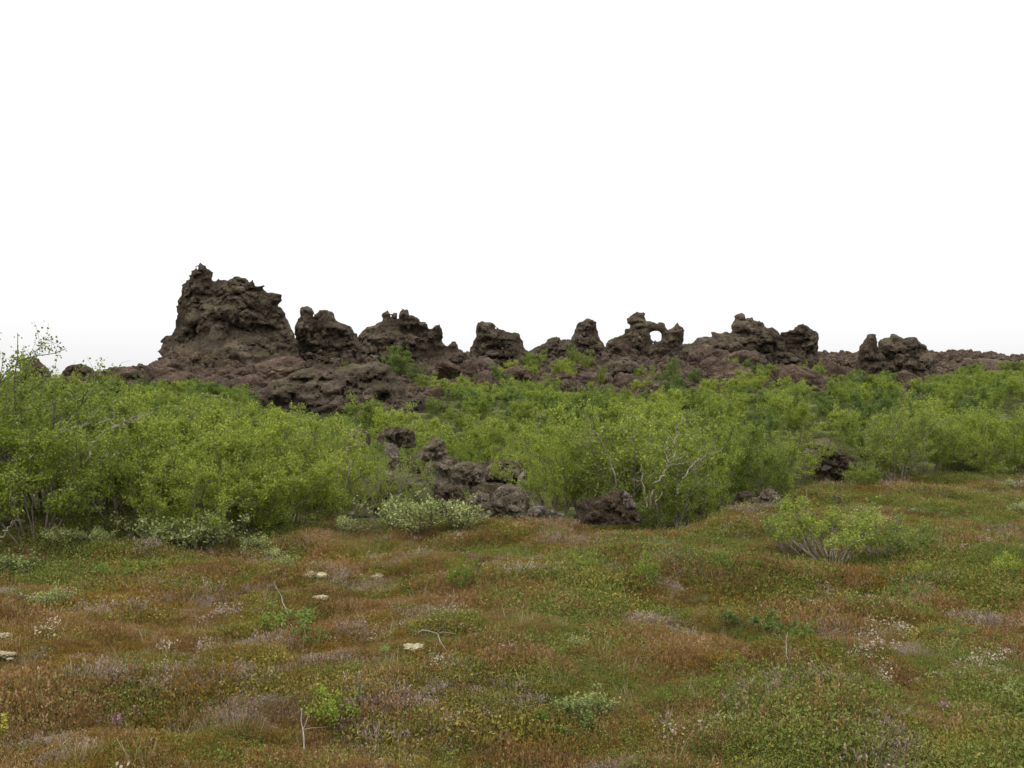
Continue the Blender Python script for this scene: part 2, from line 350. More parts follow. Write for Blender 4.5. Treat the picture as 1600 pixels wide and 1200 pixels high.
def edge_d(px): return np.interp(px, [0, 200, 350, 480, 600, 800, 1000, 1100, 1180, 1300, 1400, 1600], [10.2, 10.2, 10.6, 11.4, 12.4, 13.4, 12.6, 12.6, 14.0, 15.4, 16.9, 17.4])
def at_px(px, py):
    """ground point seen at a photo pixel"""
    u = (px - 800) / F; Y = np.geomspace(2.5, 125, 1500)
    z = h_all(u * Y, Y); z = z + rubble(u * Y, Y, z, rocky(u * Y, Y)); row = HY - (z - EYE) / Y * F
    k = np.argmax(row <= py) if (row <= py).any() else len(Y) - 1
    return u * Y[k], Y[k], z[k]
def gz(x, y):
    x, y = np.array([x]), np.array([y]); z = h_all(x, y); return float((z + rubble(x, y, z, rocky(x, y)))[0])

# ------------------------------------------------------------------ surface nets
def surface_nets(Fv, org, h):
    nx, ny, nz_ = Fv.shape; S = Fv > 0
    cs = tuple(n - 1 for n in Fv.shape)
    acc = np.zeros(cs + (3,), np.float32); cnt = np.zeros(cs, np.float32)
    def sl(a, b, c): return (slice(a, a + cs[0]), slice(b, b + cs[1]), slice(c, c + cs[2]))
    for ax in range(3):
        o1, o2 = [k for k in range(3) if k != ax]
        for p in (0, 1):
            for q in (0, 1):
                a = [0, 0, 0]; a[o1] = p; a[o2] = q; bq = list(a); bq[ax] = 1
                fa, fb = Fv[sl(*a)], Fv[sl(*bq)]
                mk = S[sl(*a)] != S[sl(*bq)]
                t = np.where(mk, fa / np.where(mk, fa - fb, 1), 0)
                for k in range(3): acc[..., k] += mk * (a[k] if k != ax else t)
                cnt += mk
    act = cnt > 0
    vid = -np.ones(cs, np.int64); vid[act] = np.arange(act.sum())
    ijk = np.argwhere(act); V = (ijk + acc[act] / cnt[act][:, None]) * h + np.array(org)
    Qs = []
    for ax in range(3):
        o1, o2 = (ax + 1) % 3, (ax + 2) % 3
        a = [slice(None)] * 3; bq = [slice(None)] * 3
        a[ax] = slice(0, -1); bq[ax] = slice(1, None)
        mk = S[tuple(a)] != S[tuple(bq)]
        pt = np.argwhere(mk); ok = (pt[:, o1] > 0) & (pt[:, o2] > 0) & (pt[:, o1] < Fv.shape[o1] - 1) & (pt[:, o2] < Fv.shape[o2] - 1); pt = pt[ok]
        ins = S[tuple(a)][tuple(pt.T)]
        def cell(d1, d2):
            c = pt.copy(); c[:, o1] += d1; c[:, o2] += d2; return vid[tuple(c.T)]
        q = np.stack([cell(-1, -1), cell(0, -1), cell(0, 0), cell(-1, 0)], -1)
        q[~ins] = q[~ins][:, ::-1]; Qs.append(q)
    Q = np.concatenate(Qs); Q = Q[(Q >= 0).all(1)]
    return V, Q

def poly_sdf(P, X, Z):
    P = np.asarray(P, float); d = np.full(X.shape, 1e9); ins = np.zeros(X.shape, bool)
    for (x0, z0), (x1, z1) in zip(P, np.roll(P, -1, 0)):
        ex, ez = x1 - x0, z1 - z0; l2 = ex * ex + ez * ez + 1e-12
        t = np.clip(((X - x0) * ex + (Z - z0) * ez) / l2, 0, 1)
        d = np.minimum(d, (X - x0 - t * ex) ** 2 + (Z - z0 - t * ez) ** 2)
        c = (z0 > Z) != (z1 > Z)
        ins ^= c & (X < x0 + (Z - z0) / (ez if abs(ez) > 1e-12 else 1e-12) * ex)
    return np.where(ins, 1, -1) * np.sqrt(d)

def crag(name, label, cat, poly, D, T, base=600, h=0.135, holes=(), caves=(), seed=0, skirt=0.45, flare=6, mat=None, rough=1.0, group=None, skz=560, scree=()):
    poly = list(poly); poly = poly + [(poly[-1][0] + flare, base + 12), (poly[0][0] - flare, base + 12)]
    k = D / F
    W = lambda px, py: ((px - 800) * k, EYE + (HY - py) * k)
    P = [W(*p) for p in poly]; PA = np.array(P)
    zb = EYE + (HY - base) * k; mg = min(.7, 5 * h); x0, x1 = PA[:, 0].min() - mg, PA[:, 0].max() + mg; z1 = PA[:, 1].max() + mg
    zsk = EYE + (HY - skz) * k
    ty = T + skirt * max(0, zsk - zb) + 1.4 * rough; u_ = 1.0 if rough > .3 else rough * 1.5
    xs = np.arange(x0, x1, h); zs = np.arange(zb, z1, h); ys = np.arange(D - ty, D + ty, h)
    X2, Z2 = np.meshgrid(xs, zs, indexing='ij')
    # warp the outline slightly so edges crumble
    wx = 0.17 * rough * fbm(X2 / .45 / u_, Z2 / .45 / u_, seed, seed, 2); wz = 0.17 * rough * fbm(X2 / .45 / u_, Z2 / .45 / u_, seed + 3.3, seed + 9, 2)
    s = poly_sdf(P, X2 + wx, Z2 + wz)
    s = s + .05 * u_
    for H in holes: s = np.minimum(s, -poly_sdf([W(*p) for p in H], X2 + wx * .5, Z2 + wz * .5))
    t = np.where(s > 0, T * (1 - np.exp(-s / (0.62 * T))), s * 1.5)
    t = t * (0.85 + 0.3 * vnoise(X2 / 3, Z2 / 3, 0, seed + 4)) + np.where(s > 0, skirt * np.clip(zsk - Z2, 0, None) * np.clip(s / 1.0, 0, 1), 0)
    yc = D + 0.35 * T * vnoise(X2 / (1.3 * T), Z2 / (1.6 * T), 0, seed + 6)
    nx, ny, nz_ = len(xs), len(ys), len(zs)
    Yg = ys[None, :, None]
    Fv = t[:, None, :] - np.abs(Yg - yc[:, None, :])
    band = np.abs(Fv) < 2.2 * rough
    ii, jj, kk = np.nonzero(band)
    x, y, z, sv = xs[ii], ys[jj], zs[kk], s[ii, kk]
    am = np.clip(sv / (0.42 * T), 0.12, 1) * rough
    q = 1.0 / rough if rough < 1 else 1.0
    dx = 0.4 / q * fbm(x * q / 1.5, y * q / 1.5, z * q / 1.5, seed + 20, 2); dz = 0.4 / q * fbm(x * q / 1.5, y * q / 1.5, z * q / 1.5 + 9, seed + 22, 2)
    f1, f2, ci = worley((x + dx) * q / 2.1, (y + dx) * q / 2.1, (z + dz) * q / 1.35, seed + 30)
    g1, g2, cj = worley((x + dz) * q / .8, (y + dx) * q / .8, (z + dx) * q / .55, seed + 40)
    n = am * (1.15 * fbm(x * q / 3.2, y * q / 3.2, z * q / 2.6, seed + 50, 3) + 1.25 * (ci - .5) + 1.25 * (sstep(0, .16, f2 - f1) - 1) + 0.6 * fbm(x * q / 2.8, y * q / 2.8, z * q / .6, seed + 55, 2) + 0.3)
    e1, e2, ck = worley((x + dx) / .42 / u_, (y + dz) / .42 / u_, (z + dx) / .34 / u_, seed + 44)
    n += np.clip(sv / .7 / u_, .12, 1) * rough * (0.55 * (cj - .45) + 0.5 * (sstep(0, .18, g2 - g1) - 1) + 0.1 + 0.2 * fbm(x * q / .45, y * q / .45, z * q / .4, seed + 60, 2)) + np.clip(sv / .4 / u_, .25, 1) * (.46 * (ck - .45) + .2 * (sstep(0, .25, e2 - e1) - 1)) * (max(rough, .6) if rough > .3 else rough)
    n = np.maximum(n, np.where(sv > 0, -.5 * t[ii, kk], -9)) 
    for (cx, cy, rx, rz) in scree:
        wxc, wzc = W(cx, cy); n = n * (1 - .88 * np.exp(-(((x - wxc) / (rx * k)) ** 2 + ((z - wzc) / (rz * k)) ** 2) ** 2))
    for (cx, cy, rx, rz, dep) in caves:
        wxc, wzc = W(cx, cy); rr = ((x - wxc) / (rx * k)) ** 2 + ((z - wzc) / (rz * k)) ** 2
        n -= dep * np.exp(-rr * 1.2) * (y < yc[ii, kk])
    Fv[ii, jj, kk] += n
    Fv[0] = Fv[-1] = -1; Fv[:, 0] = Fv[:, -1] = -1; Fv[:, :, 0] = Fv[:, :, -1] = -1
    ox = (x0 + x1) / 2
    V, Qd = surface_nets(Fv, (x0 - ox, ys[0] - D, zb), h)
    lab = np.arange(len(V))                       # drop crumbs that float free of the main body
    for _ in range(900):
        m4 = lab[Qd].min(1); old = lab.copy(); np.minimum.at(lab, Qd.ravel(), np.repeat(m4, 4)); lab = lab[lab]
        if (lab == old).all(): break
    main = np.bincount(lab).argmax(); Qd = Qd[lab[Qd[:, 0]] == main]
    used = np.unique(Qd); rm = -np.ones(len(V), int); rm[used] = np.arange(len(used)); V = V[used]; Qd = rm[Qd]
    me = mesh_np(name, V, Qd, [mat or M_CRAG], smooth=False)
    o = obj(name, me, loc=(ox, D, 0)); return tag(o, label, cat, group)

LF = [(200, 590), (200, 573), (205, 570), (215, 569), (222, 572), (230, 568), (237, 567), (244, 561), (256, 556), (275, 560), (290, 580)]
crag('lava_knoll', 'low broken lava shoulder at the left foot of the tallest crag', 'rock', LF, 84, 2.2, base=612, seed=3, skz=575)
BIG = [(246, 590), (250, 565), (252, 556), (246, 545), (247, 535), (249, 527), (255, 524), (262, 520), (268, 511), (271, 503), (272, 494), (272, 485), (275, 473), (278, 465), (281, 455), (285, 443), (292, 440), (298, 437), (299, 430), (301, 424), (309, 420), (313, 412), (320, 413), (328, 419), (332, 424), (334, 432), (335, 438), (345, 439), (355, 436), (365, 436), (373, 433), (380, 436), (390, 438), (397, 440), (403, 447), (412, 448), (416, 456), (425, 460), (436, 459), (439, 465), (438, 473), (436, 478), (443, 487), (447, 495), (452, 505), (458, 515), (463, 528), (468, 560), (472, 590)]
crag('lava_crag', 'tallest broad lava crag with a pointed horn on its left top', 'rock crag', BIG, 88, 5.2, base=615, seed=11, flare=24, skz=522, skirt=1.0, scree=[(345, 553, 62, 36), (420, 575, 50, 24)],
     caves=[(262, 532, 15, 26, 5.0), (278, 500, 9, 14, 2.0), (285, 488, 12, 10, 1.6), (330, 490, 10, 8, 1.2), (365, 480, 22, 6, 1.3), (395, 455, 12, 5, 1.1), (412, 515, 14, 9, 1.6)])
C2 = [(460, 570), (463, 535), (462, 522), (463, 512), (468, 504), (472, 494), (474, 485), (476, 480), (480, 477), (486, 480), (489, 486), (491, 503), (494, 492), (500, 485), (508, 484), (516, 488), (521, 494), (525, 501), (532, 502), (540, 508), (548, 510), (552, 517), (556, 522), (563, 528), (572, 560)]
crag('lava_crag', 'rounded lava crag with a thin finger beside the tallest crag', 'rock crag', C2, 90, 2.6, seed=23, caves=[(495, 520, 7, 14, 1.2), (535, 525, 8, 6, .9)], rough=.8)
C3 = [(556, 570), (563, 530), (567, 522), (572, 516), (580, 510), (590, 506), (596, 502), (594, 495), (597, 489), (603, 488), (607, 484), (610, 489), (612, 497), (616, 491), (621, 492), (623, 501), (626, 492), (630, 484), (634, 486), (640, 494), (650, 496), (657, 501), (664, 501), (668, 505), (674, 516), (679, 509), (686, 509), (691, 516), (692, 522), (690, 530), (692, 537), (699, 543), (703, 534), (712, 532), (714, 540), (718, 546), (728, 550), (735, 575)]
crag('lava_crag', 'wide jagged lava crag topped by small knobs above the round dark shrub', 'rock crag', C3, 88, 3.0, seed=35, rough=.8, caves=[(650, 520, 12, 9, 1.8), (600, 497, 4, 3, .8), (632, 522, 6, 12, 1.2)])
C4 = [(728, 575), (735, 546), (738, 540), (742, 530), (746, 520), (747, 510), (750, 504), (756, 501), (762, 503), (768, 508), (771, 514), (776, 513), (782, 517), (790, 515), (800, 518), (812, 519), (814, 524), (816, 535), (820, 542), (826, 552), (836, 575)]
crag('lava_crag', 'flat-shouldered lava crag with a stump at its left end, mid ridge', 'rock crag', C4, 86, 2.8, seed=47, rough=.8, caves=[(775, 545, 14, 5, 1.0)])
C5 = [(818, 575), (826, 552), (835, 544), (848, 537), (858, 533), (863, 527), (874, 526), (877, 532), (891, 532), (899, 545), (905, 575)]
crag('lava_knoll', 'low sloping lava shoulder left of the lone pinnacle', 'rock', C5, 90, 2.0, seed=53, rough=.7)
C6 = [(880, 575), (888, 545), (892, 530), (896, 522), (898, 514), (902, 509), (905, 504), (910, 502), (915, 500), (925, 499), (930, 502), (931, 510), (933, 522), (937, 531), (944, 538), (955, 575)]
crag('lava_pinnacle', 'lone cone-shaped lava pinnacle standing left of the rock arch', 'rock pinnacle', C6, 87, 2.2, seed=61, rough=.7, caves=[(925, 520, 4, 10, .7)])
C7 = [(944, 575), (947, 537), (952, 531), (958, 528), (968, 526), (974, 521), (977, 514), (983, 513), (985, 508), (982, 505), (981, 500), (985, 494), (993, 491), (996, 487), (1003, 487), (1008, 489), (1009, 495), (1011, 501), (1018, 502), (1026, 505), (1032, 503), (1039, 506), (1043, 517), (1046, 515), (1050, 511), (1053, 506), (1058, 504), (1060, 509), (1067, 510), (1068, 516), (1068, 523), (1069, 528), (1067, 537), (1078, 545), (1085, 575)]
HOLE = [(1017.5, 521), (1021, 518), (1025, 517.5), (1029, 518.5), (1032, 522), (1032, 529), (1030, 533), (1026, 534), (1021, 531), (1018, 527)]
crag('rock_arch', 'lava rock arch pierced by a round window of sky', 'rock arch', C7, 89, 2.0, seed=73, holes=[HOLE], rough=.5, h=.14, caves=[(1012, 540, 8, 7, 1.0), (996, 505, 8, 2.5, .5)])
C8 = [(1062, 575), (1067, 538), (1080, 536), (1090, 529), (1097, 526), (1103, 526), (1108, 528), (1111, 520), (1118, 519), (1125, 522), (1133, 518), (1139, 520), (1143, 512), (1146, 503), (1149, 494), (1155, 490), (1159, 489), (1163, 500), (1172, 493), (1177, 502), (1184, 500), (1189, 506), (1197, 512), (1205, 511), (1212, 516), (1217, 522), (1228, 545), (1232, 575)]
crag('lava_crag', 'stepped lava crag rising right of the rock arch', 'rock crag', C8, 88, 2.9, seed=85, rough=.75, caves=[(1160, 525, 14, 5, 1.1)])
C9 = [(1205, 575), (1212, 530), (1220, 521), (1228, 518), (1232, 514), (1240, 513), (1241, 506), (1250, 505), (1258, 510), (1268, 514), (1275, 517), (1283, 521), (1282, 530), (1281, 548), (1284, 575)]
crag('lava_crag', 'square-sided lava block with a dark hollow on its left face', 'rock crag', C9, 86, 2.6, seed=91, rough=.65, caves=[(1236, 540, 13, 15, 2.6)], flare=3)
C10 = [(1338, 600), (1341, 552), (1342, 542), (1348, 537), (1353, 528), (1356, 522), (1361, 519), (1367, 522), (1370, 530), (1372, 540), (1384, 556), (1395, 600)]
crag('lava_pinnacle', 'slim lava spire beside the right-hand block of the ridge', 'rock pinnacle', C10, 81, 1.5, base=612, seed=97, rough=.5, skz=565, h=.15)
C11 = [(1368, 600), (1372, 560), (1372, 536), (1378, 532), (1392, 529), (1397, 522), (1402, 521), (1408, 526), (1420, 528), (1435, 528), (1440, 534), (1448, 540), (1455, 548), (1464, 557), (1469, 575), (1470, 600)]
crag('lava_crag', 'right-hand lava block of the ridge with a sloping right shoulder', 'rock crag', C11, 82, 2.8, base=612, seed=103, rough=.65, caves=[(1385, 560, 8, 8, 1.2), (1425, 585, 6, 8, .9), (1440, 550, 10, 7, 1.4)], skz=575)
for i, (pl, sd_, lb) in enumerate([
    ([(24, 600), (30, 575), (35, 565), (42, 562), (50, 558), (58, 560), (62, 566), (70, 572), (78, 582), (84, 600)], 111, 'small dark lava hump partly hidden by the tall shrub at left'),
    ([(94, 605), (98, 582), (103, 574), (112, 571), (120, 571), (126, 569), (135, 571), (142, 575), (148, 584), (158, 605)], 117, 'rounded pale-brown lava hump in the gap left of the tallest crag'),
    ([(156, 605), (160, 588), (165, 581), (172, 577), (176, 574), (184, 574), (186, 581), (192, 586), (200, 605)], 123, 'small two-knobbed lava stump just left of the low broken shoulder')]):
    crag('lava_knoll', lb, 'rock', pl, 104, 1.8, base=612, seed=sd_, rough=.5, skz=600)
# outcrops on the near side of the slope
crag('lava_outcrop', 'large craggy lava outcrop in front of the ridge above the scrub', 'rock outcrop',
     [(395, 640), (402, 610), (420, 600), (450, 590), (470, 578), (500, 570), (530, 574), (555, 572), (572, 567), (590, 562), (604, 570), (618, 585), (630, 605), (640, 625), (655, 645)],
     52, 3.0, base=668, seed=131, rough=.62, h=.12, skz=625, skirt=.5, caves=[(440, 632, 14, 12, 1.8), (475, 595, 22, 4, .7), (560, 598, 8, 10, .8), (600, 622, 6, 10, .8)])
crag('lava_outcrop', 'small ragged lava outcrop right of the large craggy outcrop', 'rock outcrop',
     [(640, 655), (645, 625), (655, 618), (668, 622), (680, 632), (692, 628), (702, 632), (698, 645), (704, 660)], 50, .9, base=664, seed=139, rough=.35, h=.09, skz=640)
crag('lava_outcrop', 'long tilted lava ledge on the slope below the rock arch', 'rock outcrop',
     [(935, 615), (945, 600), (960, 596), (985, 588), (1010, 590), (1035, 597), (1060, 602), (1085, 612), (1110, 622), (1120, 632)], 62, 1.5, base=640, seed=147, rough=.4, h=.11, skz=612, caves=[(1040, 610, 20, 3, .5)])
crag('lava_outcrop', 'dark rubble spur below the lone pinnacle', 'rock outcrop',
     [(930, 600), (945, 570), (965, 556), (990, 560), (1010, 575), (1030, 590), (1045, 612)], 74, 2.0, base=628, seed=153, rough=.5, h=.14, skz=590)
crag('lava_outcrop', 'brown rock face showing through scrub below the square block', 'rock outcrop',
     [(1165, 612), (1175, 600), (1200, 592), (1230, 596), (1255, 600), (1262, 612)], 72, 1.6, base=630, seed=159, rough=.4, h=.12, skz=605)

# ------------------------------------------------------------------ boulders
def ico(sub):
    import bmesh
    bm = bmesh.new(); bmesh.ops.create_icosphere(bm, subdivisions=sub, radius=1)
    V = np.array([v.co[:] for v in bm.verts]); T = np.array([[v.index for v in f.verts] for f in bm.faces]); bm.free(); return V, T
ICO5 = ico(6); ICO4 = ico(5); ICO3 = ico(4)
def boulder_mesh(name, seed, mat, base=ICO5, rough=1.0, sharp=11):
    rg = np.random.default_rng(seed); V, T = base
    n = rg.normal(size=(sharp, 3)); n /= np.linalg.norm(n, axis=1)[:, None]; d = rg.uniform(.52, .95, sharp)
    dots = V @ n.T; r = np.min(np.where(dots > .12, d / np.maximum(dots, .12), 9), axis=1); r = np.minimum(r, 1.08)
    r *= 1 + 0.12 * rough * fbm(V[:, 0] * 1.6, V[:, 1] * 1.6, V[:, 2] * 1.6 + seed, seed, 4)
    f1, f2, ci = worley(V[:, 0] * 3.2 + seed, V[:, 1] * 3.2, V[:, 2] * 3.2, seed)
    r *= 1 + rough * (0.09 * (ci - .5) - 0.07 * (1 - sstep(0, .2, f2 - f1)))
    r *= 1 + 0.035 * rough * fbm(V[:, 0] * 9, V[:, 1] * 9, V[:, 2] * 9, seed + 2, 3)
    return mesh_np(name, V * r[:, None], None, [mat], T=T, smooth=True)
PILE = 'boulders of the heap at the heath edge'
def rock_at(name, label, cat, px0, py0, px1, py1, D, seed, mat=M_BOULDER, depth=None, rot=0, tilt=0, rough=1, group=None, sink=.12, sharp=11):
    k = D / F; wx = (px1 - px0) * k; wz = (py1 - py0) * k
    if group == PILE: mx_, my_ = (px1 - px0) * .09, (py1 - py0) * .08; px0 -= mx_; px1 += mx_; py0 -= my_ * .3; py1 += my_
    me = boulder_mesh(name, seed, mat, rough=rough * 1.5, sharp=sharp)
    co = np.empty(len(me.vertices) * 3, np.float32); me.vertices.foreach_get('co', co); co = co.reshape(-1, 3)
    R = np.array(Matrix.Rotation(tilt, 3, 'Y') @ Matrix.Rotation(rot, 3, 'Z'))
    co = co * [1.15, 1, .85] @ R.T if tilt else co @ np.array(Matrix.Rotation(rot, 3, 'Z')).T
    mn, mx = co.min(0), co.max(0); co = (co - (mn + mx) / 2) / (mx - mn)
    co *= [wx, depth or max(wx, wz) * .8, wz * (1 + sink)]
    me.vertices.foreach_set('co', co.astype(np.float32).ravel()); me.update()
    zc = EYE + (HY - (py0 + py1) / 2) * k - wz * sink / 2
    o = obj(name, me, loc=(((px0 + px1) / 2 - 800) * k, D, zc)); return tag(o, label, cat, group)
FG = [
 ('small dark stone with a pale lichen patch, left top of the boulder heap', [(536, 700), (538, 680), (548, 668), (565, 664), (577, 676), (580, 700)], 17.6, .30, M_BOULDER, []),
 ('dark lichen-crusted rock, second from left on top of the heap', [(584, 702), (588, 682), (603, 668), (625, 665), (647, 672), (652, 702)], 17.8, .35, M_BOULDER, [(622, 685, 6, 10, .2)]),
 ('pale-topped upright stone among leaves left of the pointed boulder', [(588, 732), (592, 702), (603, 692), (620, 695), (630, 732)], 16.8, .25, M_PALE, []),
 ('grey pointed boulder crowning the heap', [(648, 730), (655, 706), (666, 692), (678, 680), (692, 690), (700, 706), (710, 730)], 16.2, .35, M_BOULDER, []),
 ('dark overhanging boulder under the grey pointed one', [(654, 785), (658, 736), (672, 720), (702, 720), (718, 733), (726, 760), (722, 790)], 15.9, .40, M_BOULDER, [(690, 744, 20, 10, .35)]),
 ('flat slab in the upper middle of the heap', [(706, 765), (705, 735), (716, 722), (737, 719), (754, 727), (762, 745), (764, 765)], 15.6, .32, M_BOULDER, []),
 ('broad cracked slab on the upper right of the heap', [(750, 760), (754, 736), (772, 722), (790, 716), (812, 719), (826, 732), (826, 750), (812, 760)], 15.7, .42, M_BOULDER, [(785, 752, 26, 3, .3)]),
 ('dark wedge boulder beneath the broad cracked slab', [(732, 790), (736, 762), (752, 752), (785, 755), (806, 766), (808, 790)], 15.3, .34, M_DKBOULDER, []),
 ('rounded boulder with smooth brown face, front right of the heap', [(764, 808), (768, 776), (779, 762), (796, 756), (815, 760), (826, 776), (829, 808)], 13.4, .32, M_BOULDER, []),
 ('low stone left of the rounded front boulder', [(722, 810), (728, 782), (745, 768), (766, 774), (776, 808)], 13.3, .28, M_BOULDER, []),
 ('crumbly grey bank with a dark hollow, left end of the heap', [(544, 812), (549, 772), (563, 752), (583, 738), (608, 732), (636, 740), (662, 746), (676, 772), (676, 812)], 14.6, .55, M_BOULDER, [(580, 790, 24, 15, .5)]),
 ('dark stone low behind the grey-leaved shrubs of the heap', [(672, 808), (678, 768), (700, 756), (728, 764), (740, 808)], 14.9, .30, M_DKBOULDER, []),
 ('steep pale-edged stone leaning on the right end of the heap', [(804, 800), (810, 745), (820, 736), (834, 756), (848, 780), (856, 805)], 14.9, .25, M_PALE, []),
 ('long whitish boulder lying at the heath edge right of the heap', [(818, 818), (824, 796), (836, 789), (852, 792), (868, 797), (881, 805), (892, 818)], 12.5, .22, M_PALE, []),
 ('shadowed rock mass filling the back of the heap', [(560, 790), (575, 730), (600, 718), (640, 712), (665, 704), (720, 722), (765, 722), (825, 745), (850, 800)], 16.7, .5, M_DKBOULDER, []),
]
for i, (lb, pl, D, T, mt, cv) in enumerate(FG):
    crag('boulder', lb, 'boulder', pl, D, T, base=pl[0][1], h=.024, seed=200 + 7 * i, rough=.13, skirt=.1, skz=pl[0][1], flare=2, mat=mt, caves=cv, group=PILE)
crag('boulder', 'large dark brown boulder under the pale-stemmed birch', 'boulder', [(890, 826), (897, 806), (907, 786), (930, 777), (952, 770), (964, 764), (974, 765), (982, 777), (993, 790), (1001, 806), (1003, 826)], 12.7, .42, base=822, h=.022, seed=331, rough=.13, skirt=.1, skz=820, flare=2, mat=M_DKBOULDER, caves=[(962, 800, 16, 12, .12)])
crag('boulder', 'narrow pale stone on the right rim of the large dark boulder', 'boulder', [(972, 778), (974, 766), (980, 770), (990, 784), (997, 796), (988, 798)], 12.75, .12, base=796, h=.02, seed=337, rough=.08, skirt=0, flare=1, mat=M_PALE)
crag('boulder', 'low grey mound-like boulder at the heath edge on the right', 'boulder', [(1124, 816), (1133, 796), (1150, 784), (1175, 776), (1200, 773), (1222, 790), (1230, 816)], 13.8, .45, base=812, h=.025, seed=343, rough=.13, skirt=.1, skz=812, flare=3, mat=M_BOULDER)
crag('boulder', 'knobbly stone on top of the low grey mound-like boulder', 'boulder', [(1148, 790), (1152, 770), (1166, 765), (1180, 769), (1186, 790)], 13.9, .2, base=788, h=.02, seed=349, rough=.1, skirt=0, flare=1, mat=M_DKBOULDER)
crag('boulder', 'brown stone sitting at the right end of the low grey boulder', 'boulder', [(1183, 796), (1187, 770), (1199, 761), (1212, 769), (1218, 796)], 13.7, .22, base=794, h=.02, seed=355, rough=.1, skirt=0, flare=1, mat=M_BOULDER)
rock_at('white_stone', 'small white rounded stone beside the low grey boulder', 'stone', 1206, 774, 1217, 785, 13.0, 238, M_PALE, rough=.4)
rock_at('white_stone', 'small flat white stone just right of the rounded white one', 'stone', 1218, 779, 1229, 786, 13.0, 239, M_PALE, rough=.4)
rock_at('boulder', 'dark stone behind the twiggy green shrub on the right', 'boulder', 1298, 773, 1324, 798, 14.2, 240, M_BOULDER)
crag('boulder', 'light grey boulder poking from the scrub, left of its dark neighbour', 'boulder', [(1250, 770), (1256, 710), (1262, 692), (1278, 684), (1294, 686), (1304, 700), (1308, 770)], 17.6, .3, base=768, h=.03, seed=361, rough=.13, skirt=.1, skz=760, flare=2, mat=M_BOULDER)
crag('boulder', 'dark slanting boulder poking from the scrub on the right', 'boulder', [(1290, 770), (1292, 698), (1300, 694), (1314, 702), (1330, 712), (1336, 724), (1342, 770)], 17.4, .3, base=768, h=.03, seed=367, rough=.13, skirt=.1, skz=760, flare=2, mat=M_DKBOULDER)
rock_at('boulder', 'dark upright block in the scrub below the stepped crag', 'boulder', 1164, 608, 1196, 638, 52, 243, M_FARBLK)
rock_at('boulder', 'rubble block in the far scrub below the slim spire', 'boulder', 1350, 608, 1382, 622, 58, 244, M_FARBLK)
rock_at('boulder', 'knobbly block in the far scrub below the right-hand ridge block', 'boulder', 1418, 615, 1452, 634, 54, 245, M_FARBLK)
rock_at('boulder', 'flat block at the right foot of the right-hand ridge block', 'boulder', 1462, 600, 1508, 618, 66, 246, M_FARBLK)
rock_at('boulder', 'brown block cut by the right edge of the view', 'boulder', 1584, 602, 1620, 626, 56, 247, M_FARBLK)
rock_at('boulder', 'low stone among the heath plants at the far right', 'boulder', 1570, 786, 1612, 806, 16, 248, M_BOULDER)

# landmark words for labels
LM = [(95, 'the far-left small humps'), (200, 'the rounded pale hump'), (285, 'the tallest crag\'s left edge'), (375, 'the tallest crag\'s horn'), (465, 'the tallest crag\'s right half'),
      (565, 'the fingered crag'), (650, 'the knob-topped crag'), (735, 'the knobbed crag\'s right end'), (830, 'the flat-shouldered crag'), (880, 'the low shoulder'), (945, 'the lone pinnacle'),
      (1010, 'the arch\'s left half'), (1075, 'the arch\'s window'), (1140, 'the gap past the arch'), (1215, 'the stepped crag'), (1290, 'the square-sided block'), (1340, 'the dip by the spire'),
      (1385, 'the slim spire'), (1470, 'the right-hand ridge block'), (1540, 'the bare far ridge'), (9999, 'the ridge\'s right end')]
from collections import defaultdict
def uniq(recs):
    byk = defaultdict(list)
    for r in recs: byk[r['key']].append(r)
    for kx, rs in byk.items():
        rs.sort(key=lambda r: r['px']); n = len(rs)
        for i, r in enumerate(rs):
            w_ = [''] if n == 1 else [', left of two', ', right of two'] if n == 2 else [', leftmost', ', middle one', ', rightmost'] if n == 3 else [', leftmost'] + [', %s from left' % q for q in ('second', 'third', 'fourth', 'fifth', 'sixth', 'seventh', 'eighth')[:n - 2]] + [', rightmost']
            r['label'] = kx + w_[min(i, len(w_) - 1)]
def lm(px):
    for m_, n_ in LM:
        if px < m_: return n_
# loose blocks on the slope
rng = random.Random(5)
BLK = [boulder_mesh('lava_block', 300 + i, M_FARBLK, ICO4, 1.25, 9) for i in range(9)]
blocks = {}
tries = 0; nb = 0; brec = []
while nb < 190 and tries < 5000:
    tries += 1
    Y = rng.uniform(58, 104); px = rng.uniform(180, 1600); x = (px - 800) / F * Y
    if rocky(np.array([x]), np.array([Y]))[0] < .5: continue
    s = rng.choice([.35, .45, .6, .8, 1.1, 1.5]) * rng.uniform(.8, 1.2)
    if px > 1475: continue
    if Y > 84: s = min(s, rng.uniform(.3, .6))
    o = bpy.data.objects.new('lava_block', rng.choice(BLK)); link(o)
    z = gz(x, Y)
    o.location = (x, Y, z + s * .35); o.scale = (s * rng.uniform(.8, 1.4), s * rng.uniform(.7, 1.2), s * rng.uniform(.5, 1.0))
    o.rotation_euler = (rng.uniform(-.5, .5), rng.uniform(-.5, .5), rng.uniform(0, 6.28))
    sz = 'large' if s > 1.05 else 'small' if s < .5 else 'mid-sized'
    row = 'on the lower slope' if Y < 76 else 'halfway up the slope' if Y < 88 else 'near the ridge crest'
    tag(o, 'x', 'rock', 'loose lava blocks strewn over the rocky slope'); nb += 1; brec.append(dict(o=o, px=px, key=f'{sz} lava block {row} below {lm(px)}'))

uniq(brec)
for r in brec: r['o']['label'] = r['label']

